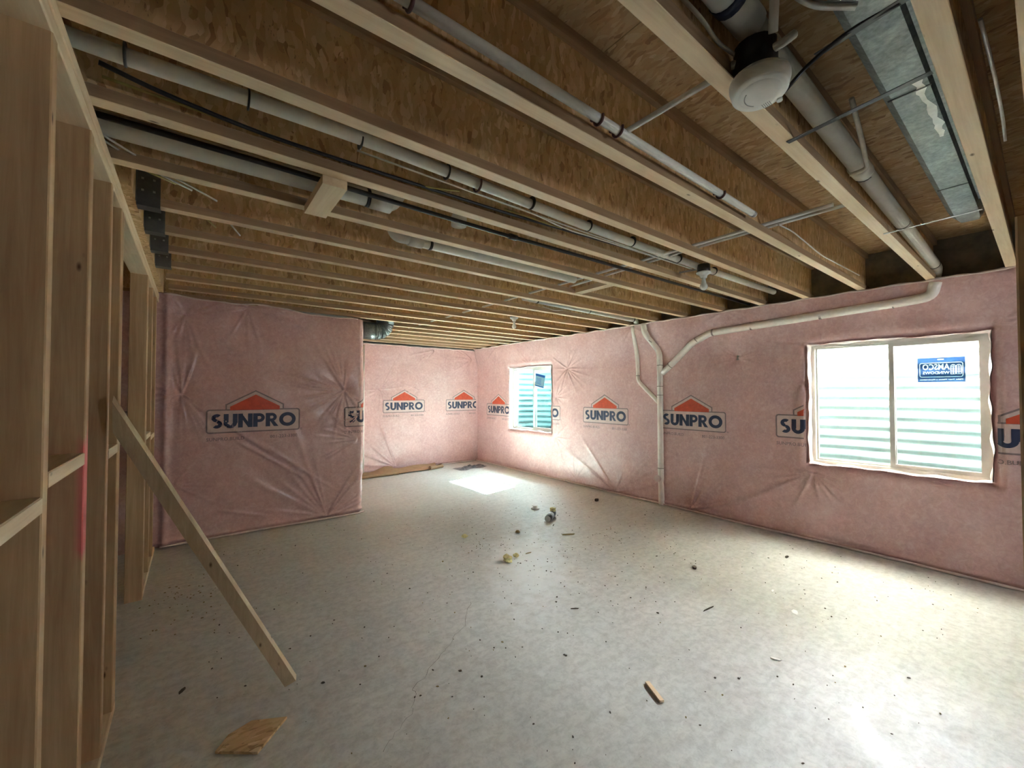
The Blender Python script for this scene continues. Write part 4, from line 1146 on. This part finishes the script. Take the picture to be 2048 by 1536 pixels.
# ------------------------------------------------------------ joist hangers
for i, (yj, lab) in enumerate(((2.83, 'nearest dark steel joist hanger above the stud wall'), (3.255, 'second dark steel joist hanger above the stud wall'), (3.68, 'third dark steel joist hanger above the stud wall'), (4.11, 'fourth dark steel joist hanger above the stud wall'))):
    g = G()
    g.box(-0.243, -0.15, yj - 0.036, yj - 0.033, 2.49, 2.84); g.box(-0.243, -0.15, yj + 0.033, yj + 0.036, 2.49, 2.80)
    g.box(-0.243, -0.15, yj - 0.036, yj + 0.036, 2.487, 2.491)
    g.box(-0.2445, -0.242, yj - 0.055, yj - 0.033, 2.50, 2.84); g.box(-0.2445, -0.242, yj + 0.033, yj + 0.055, 2.50, 2.84)
    o = g.build('joist_hanger', 'hanger'); tag(o, lab, 'joist hanger', 'joist hangers above the stud wall')
    q = G()
    for z in (2.56, 2.62, 2.68, 2.74, 2.80):
        q.box(-0.225, -0.215, yj - 0.039, yj - 0.036, z, z + 0.010); q.box(-0.18, -0.17, yj - 0.039, yj - 0.036, z, z + 0.010)
    stuff(q.build('nail_heads', 'steel', o))

# ------------------------------------------------------------ smoke alarm
sa = empty('smoke_alarm', (1.322, 0.512, 2.47))
g = G().lathe([(0.056, 0.0), (0.058, 0.01), (0.058, 0.10), (0.050, 0.105)], (1.322, 0.522, 2.47), 16); g.build('junction_box', 'black', sa)['label'] = 'black junction box'
ax = Vector((0.10, 0.06, 1)).normalized()
c0 = Vector((1.322, 0.512, 2.46))
G().lathe([(0.066, -0.042), (0.074, -0.036), (0.077, -0.020), (0.080, -0.010), (0.080, 0.0), (0.060, 0.006)], c0, 40, ax).build('cover', 'white', sa)
G().lathe([(0.0, -0.048), (0.030, -0.048), (0.046, -0.046), (0.056, -0.042), (0.058, -0.040)], c0, 32, ax).build('dome', 'white', sa)
q3 = Vector((0, 0, 1)).rotation_difference(ax)
g = G()
for k in range(5):
    yy = -0.012 + k * 0.005
    P = [c0 + q3 @ Vector(v) for v in ((0.036, yy, -0.050), (0.058, yy, -0.050), (0.058, yy + 0.0025, -0.050), (0.036, yy + 0.0025, -0.050))]
    b_ = len(g.v); g.v += [tuple(p) for p in P]; g._f(b_, b_ + 3, b_ + 2, b_ + 1)
g.build('sounder_slots', 'grille', sa)
G().tube([c0 + q3 @ Vector((0.062, -0.03, -0.040)), c0 + q3 @ Vector((0.062, -0.03, -0.0475))], 0.008, 14).build('test_button', 'white', sa)
G().tube([c0 + q3 @ Vector((0.040 * math.cos(t / 10), 0.040 * math.sin(t / 10), -0.0465)) for t in range(8, 26)], 0.0016, 6).build('cover_groove', 'grille', sa)
tag(sa, 'round white smoke alarm on a black box under the joists', 'smoke alarm')

# ------------------------------------------------------------ bare bulb lampholders
def lamp(x, y, label, name='ceiling_lamp', bar=None):
    r = empty(name, (x, y, 2.34))
    g = G().lathe([(0.046, 0.0), (0.048, 0.005), (0.048, 0.055), (0.044, 0.06)], (x, y, 2.502), 12); g.build('junction_box', 'black', r)
    G().lathe([(0.024, 0.0), (0.026, 0.012), (0.032, 0.022), (0.052, 0.034), (0.055, 0.040), (0.055, 0.046)], (x, y, 2.455), 24).build('lampholder', 'white', r)
    prof = []
    for k in range(13):
        a = math.pi * k / 12
        prof.append((max(0.0006, 0.030 * math.sin(a)), 0.030 - 0.030 * math.cos(a)))
    prof = prof[:10] + [(0.017, 0.068), (0.014, 0.085), (0.014, 0.102)]
    G().lathe(prof, (x, y, 2.355), 20).build('bulb', 'bulb', r)
    if bar: G().beam((x + .01, y + .05, 2.54), (x - .02, y + bar, 2.54), 0.014, 0.006, (0, 0, 1)).build('mounting_bar', 'steel', r)
    return tag(r, label, 'lamp', 'bare bulb lampholders')
lamp(3.235, 1.68, 'nearer bare bulb on a black box among the pipes', bar=0.20)
lamp(3.26, 4.195, 'farther bare bulb on a black box beyond the pipes', bar=-0.06)

# ------------------------------------------------------------ leaning brace
br_ = G().beam((-0.275, 2.345, 1.475), (0.422, 2.455, 0.020), 0.056, 0.038, (0.85, -0.30, 0.42))
dv = Vector((0.697, 0.110, -1.455)).normalized()
br_.v = [tuple(Vector(p) + dv * ((-0.262 - p[0]) / dv.x)) if i < 4 else p for i, p in enumerate(br_.v)]
br_.v = [(p[0], p[1], max(p[2], 0.001)) for p in br_.v]
bo = br_.build('brace_board', wood('pine_brace', 2, (0.46, 0.32, 0.18), (0.74, 0.60, 0.42)))
tag(bo, 'wooden board leaning diagonally from the stud wall to the floor', 'board')

# ------------------------------------------------------------ floor clutter
def slab(name, poly, h, mat, label, cat, bend=0.0):
    cx = sum(p[0] for p in poly) / len(poly); cy = sum(p[1] for p in poly) / len(poly)
    g = G().prism(poly, 0.001, h)
    return tag(g.build(name, mat), label, cat)
slab('board_scrap', [(0.095, 2.175), (0.150, 2.085), (0.235, 2.070), (0.372, 2.205), (0.215, 2.290)][:0] or [(0.09, 2.185), (0.233, 2.072), (0.366, 2.212), (0.232, 2.285), (0.14, 2.255)], 0.012, 'osb_scrap',
     'small offcut of flake board on the floor near the camera', 'wood scrap')
slab('wood_stick', [(1.845, 1.20), (1.865, 1.19), (1.925, 1.315), (1.905, 1.325)], 0.012, 'pine_y', 'short pale wood stick on the floor', 'wood scrap')

def blob(c, r, seed, sq=(1, 1, 0.8), n=2):
    bm = bmesh.new(); bmesh.ops.create_icosphere(bm, subdivisions=n, radius=1.0)
    rr = random.Random(seed); ph = [rr.uniform(0, 6) for _ in range(6)]
    g = G(); g.smooth = False
    for v in bm.verts:
        p = v.co; k = 1 + 0.18 * math.sin(4 * p.x + ph[0]) + 0.16 * math.sin(5 * p.y + ph[1]) + 0.14 * math.sin(6 * p.z + ph[2]) + rr.uniform(-.07, .07)
        g.v.append((c[0] + p.x * r * k * sq[0], c[1] + p.y * r * k * sq[1], max(0.001, c[2] + p.z * r * k * sq[2])))
    for f in bm.faces: g._f(*[v.index for v in f.verts])
    bm.free(); return g
tag(blob((2.27, 3.02, 0.03), 0.042, 1).build('foam_chunk', 'foam'), 'larger yellow foam chunk in the middle of the floor', 'foam')
tag(blob((2.40, 3.06, 0.018), 0.024, 2).build('foam_chunk', 'foam'), 'small yellow foam chunk touching the larger one', 'foam')
tag(blob((2.29, 3.80, 0.015), 0.030, 3, (1.3, 1, .6)).build('foam_chunk', 'foam'), 'pale foam crumb left of the shiny floor patch', 'foam')
tag(blob((2.83, 3.58, 0.010), 0.026, 4, (1.2, 1, .5)).build('leaf_scrap', 'twig'), 'small olive scrap beyond the shiny floor patch', 'scrap')
# crumpled can
can = empty('spray_can', (3.45, 3.74, 0))
A, B = Vector((3.33, 3.64, 0.042)), Vector((3.58, 3.80, 0.042)); d = (B - A).normalized()
G().tube([A, A + d * 0.012, A + d * 0.05, A + d * 0.24, A + d * 0.27, B], [0.034, 0.040, 0.040, 0.040, 0.036, 0.024], 20).build('can_body', 'can_dark', can)
G().tube([A + d * 0.075, A + d * 0.16], 0.0408, 20).build('label_band', 'can_white', can)
G().tube([A - d * 0.003, A + d * 0.002], 0.036, 20).build('base_rim', 'can_metal', can)
blob((3.53, 3.76, 0.092), 0.032, 5, (1, 1, 1.0)).build('foam_blob', 'foam', can)
tag(can, 'dark spray can lying on the floor with foam stuck on it', 'can')
cap = G().lathe([(0.055, 0.0), (0.057, 0.008), (0.052, 0.012), (0.030, 0.014), (0.028, 0.042), (0.024, 0.046)], (3.585, 4.16, 0.001), 20)  # plastic cap left on the floor
tag(cap.build('plastic_cap', 'white'), 'white flanged plastic cap standing on the floor behind the can', 'flanged_cap')
# black bag
def crumple(x0, x1, y0, y1, h, seed, nx=16, ny=10, rot=0.0, lift=0.002):
    r = random.Random(seed); g = G(); cx, cy = (x0 + x1) / 2, (y0 + y1) / 2
    Z = [[0 if i in (0, nx) or j in (0, ny) else abs(r.gauss(0, 1)) * h * math.sin(math.pi * i / nx) ** .5 * math.sin(math.pi * j / ny) ** .5 for j in range(ny + 1)] for i in range(nx + 1)]
    for L in (0, 1):
        for i in range(nx + 1):
            for j in range(ny + 1):
                x = x0 + (x1 - x0) * i / nx; y = y0 + (y1 - y0) * j / ny
                k = 1 - 0.25 * math.sin(i * 0.9 + seed) * (abs(j / ny - .5) * 2)
                dx, dy = (x - cx), (y - cy) * k
                X, Y = cx + dx * math.cos(rot) - dy * math.sin(rot), cy + dx * math.sin(rot) + dy * math.cos(rot)
                g.v.append((X, Y, lift + (Z[i][j] if L else 0.0) + (0.003 if L else 0)))
    N = (nx + 1) * (ny + 1)
    for i in range(nx):
        for j in range(ny):
            a = i * (ny + 1) + j; q = (a, a + ny + 1, a + ny + 2, a + 1)
            g._f(*[N + t for t in q]); g._f(*q[::-1])
    for i in range(nx):
        a = i * (ny + 1); b_ = a + ny + 1; g._f(a, b_, N + b_, N + a)
        a = i * (ny + 1) + ny; b_ = a + ny + 1; g._f(b_, a, N + a, N + b_)
    return g
tag(crumple(4.15, 4.85, 7.10, 7.38, 0.028, 3, nx=12, ny=6, rot=0.12).build('plastic_bag', 'bag'), 'crumpled dark grey bag on the floor near the far corner', 'bag')
# brown paper
def sheet(P, thick=0.003):
    """P: grid of points -> thin sheet"""
    g = G(); n, m_ = len(P), len(P[0]); g.smooth = True
    for L in (0, thick):
        for row in P:
            for p in row: g.v.append((p[0], p[1], p[2] + L))
    N = n * m_
    for i in range(n - 1):
        for j in range(m_ - 1):
            a = i * m_ + j; q = (a, a + m_, a + m_ + 1, a + 1); g._f(*[N + t for t in q]); g._f(*q[::-1])
    return g
P1 = []
for i in range(15):
    t = i / 14; row = []
    for j in range(10):
        u = j / 9; x = 3.02 + 1.0 * t; y = 7.42 + 0.12 * t + 0.34 * u
        z = 0.004 + 0.02 * abs(math.sin(5 * t + 2 * u)) + 0.10 * max(0, u - 0.75) * 2 + (0.09 * max(0, t - 0.55) * max(0, 1 - u * 2.2) * 2)
        row.append((x - 0.25 * max(0, 0.4 - t) * (1 - u), y, z))
    P1.append(row)
tag(sheet(P1).build('kraft_paper', 'kraft'), 'curled brown paper sheet at the foot of the far wall, right one', 'paper')
G().tube([(3.72, 7.50, 0.04), (4.05, 7.60, 0.035)], 0.035, 14, caps=False).build('paper_roll', 'kraft').name
o = bpy.data.objects['paper_roll']; tag(o, 'rolled up edge of brown paper at the foot of the far wall', 'paper')
P2 = []
for i in range(12):
    t = i / 11; row = []
    for j in range(8):
        u = j / 7; x = 2.10 + 0.98 * t; y = 7.42 + 0.36 * u
        row.append((x, y + 0.05 * t, 0.004 + 0.012 * math.sin(4 * t) ** 2 + 0.24 * max(0, u - 0.55) * (0.6 + 0.4 * math.sin(9 * t)) ))
    P2.append(row)
tag(sheet(P2).build('kraft_paper', 'kraft'), 'flat brown paper sheet beside the projecting wall, left one', 'paper')
tag(G().tube([(2.1, 7.40, 0.032), (3.05, 7.46, 0.032)], 0.030, 12, caps=False).build('paper_roll', 'kraft'), 'narrow brown paper roll in front of the left sheet', 'paper')

# torn film, slivers, chips one can tell apart
def bit(name, x, y, L, w, ang, mat, label, cat, h=0.006):
    c, s_ = math.cos(ang), math.sin(ang); P = []
    for k, (a, b_) in enumerate(((-1, -.6), (-.2, -1), (.8, -.7), (1, .3), (.3, 1), (-.7, .6))):
        P.append((x + a * L / 2 * c - b_ * w / 2 * s_, y + a * L / 2 * s_ + b_ * w / 2 * c))
    return tag(G().prism(P, 0.001, h).build(name, mat), label, cat)
bit('film_scrap', 3.34, 1.11, 0.07, 0.04, 0.3, 'torn', 'torn white film scrap on the floor below the large window', 'scrap')
bit('film_scrap', 2.67, 0.985, 0.055, 0.02, 1.9, 'torn', 'curled white film shred nearer the camera than the torn scrap', 'scrap')
bit('film_scrap', 4.24, 1.755, 0.03, 0.02, 0.9, 'torn', 'tiny white film crumb close to the right wall', 'scrap', 0.012)
bit('film_scrap', 3.56, 1.33, 0.05, 0.015, 0.2, 'torn', 'thin white film sliver between the crumb and the torn scrap', 'scrap')
bit('wood_sliver', 3.22, 3.19, 0.14, 0.018, -0.5, 'twig', 'dark wood sliver right of the spray can', 'sliver', 0.012)
bit('wood_sliver', 2.91, 1.50, 0.13, 0.010, -0.1, 'chip', 'thin dark sliver in the middle right of the floor', 'sliver')
bit('wood_sliver', 2.16, 2.08, 0.06, 0.010, -0.6, 'chip', 'bent dark sliver near the floor centre', 'sliver')
bit('dirt_clod', 4.535, 3.935, 0.07, 0.05, 0.2, 'chip', 'brown clod near the foot of the drain stack', 'clod', 0.03)
bit('dirt_clod', 3.48, 1.915, 0.05, 0.035, 0.4, 'chip', 'dark crumb on the open floor left of the large window', 'clod', 0.018)
bit('dirt_clod', 4.40, 1.52, 0.06, 0.025, 0.0, 'chip', 'flat dark chip on the bright floor under the large window', 'clod', 0.008)
bit('dirt_clod', -0.03, 2.74, 0.045, 0.014, 0.9, 'chip', 'dark chip on the floor left of the leaning board', 'clod', 0.010)
bit('wood_sliver', 3.31, 3.52, 0.07, 0.010, 0.6, 'chip', 'dark thread lying at the end of the spray can', 'sliver')
bit('wood_sliver', 2.55, 3.06, 0.07, 0.012, -0.1, 'twig', 'thin sliver beside the yellow foam chunks', 'sliver')

dr = random.Random(11); g = G()
def speck(x, y, r, h):
    a0 = dr.uniform(0, 6.28); st = dr.uniform(.4, 1)
    P = []
    for k in range(5):
        a = a0 + k * 1.2566; rr = r * dr.uniform(.6, 1.2)
        px, py = rr * math.cos(a), rr * math.sin(a) * st; t_ = a0 * 2
        P.append((x + px * math.cos(t_) - py * math.sin(t_), y + px * math.sin(t_) + py * math.cos(t_)))
    g.prism(P, 0.0008, h)
for k in range(900):
    if k < 380: x, y = dr.gauss(2.7, 0.75), dr.gauss(3.1, 0.75)
    else: x, y = dr.uniform(0.0, 5.0), dr.uniform(0.3, 5.2)
    if not (-0.1 < x < 4.98 and 0.2 < y < 5.2): continue
    g.cur = 0 if dr.random() < .8 else 1
    speck(x, y, abs(dr.gauss(0.002, 0.003)) + 0.0015, dr.uniform(0.002, 0.006))
for k in range(60):   # sawdust by the plates
    g.cur = 1; speck(dr.gauss(-0.05, .12), dr.gauss(3.9, .3), dr.uniform(.003, .009), .004)
deb = stuff(g.build('floor_debris', ['chip', 'twig'], org=(0, 0, 0)))
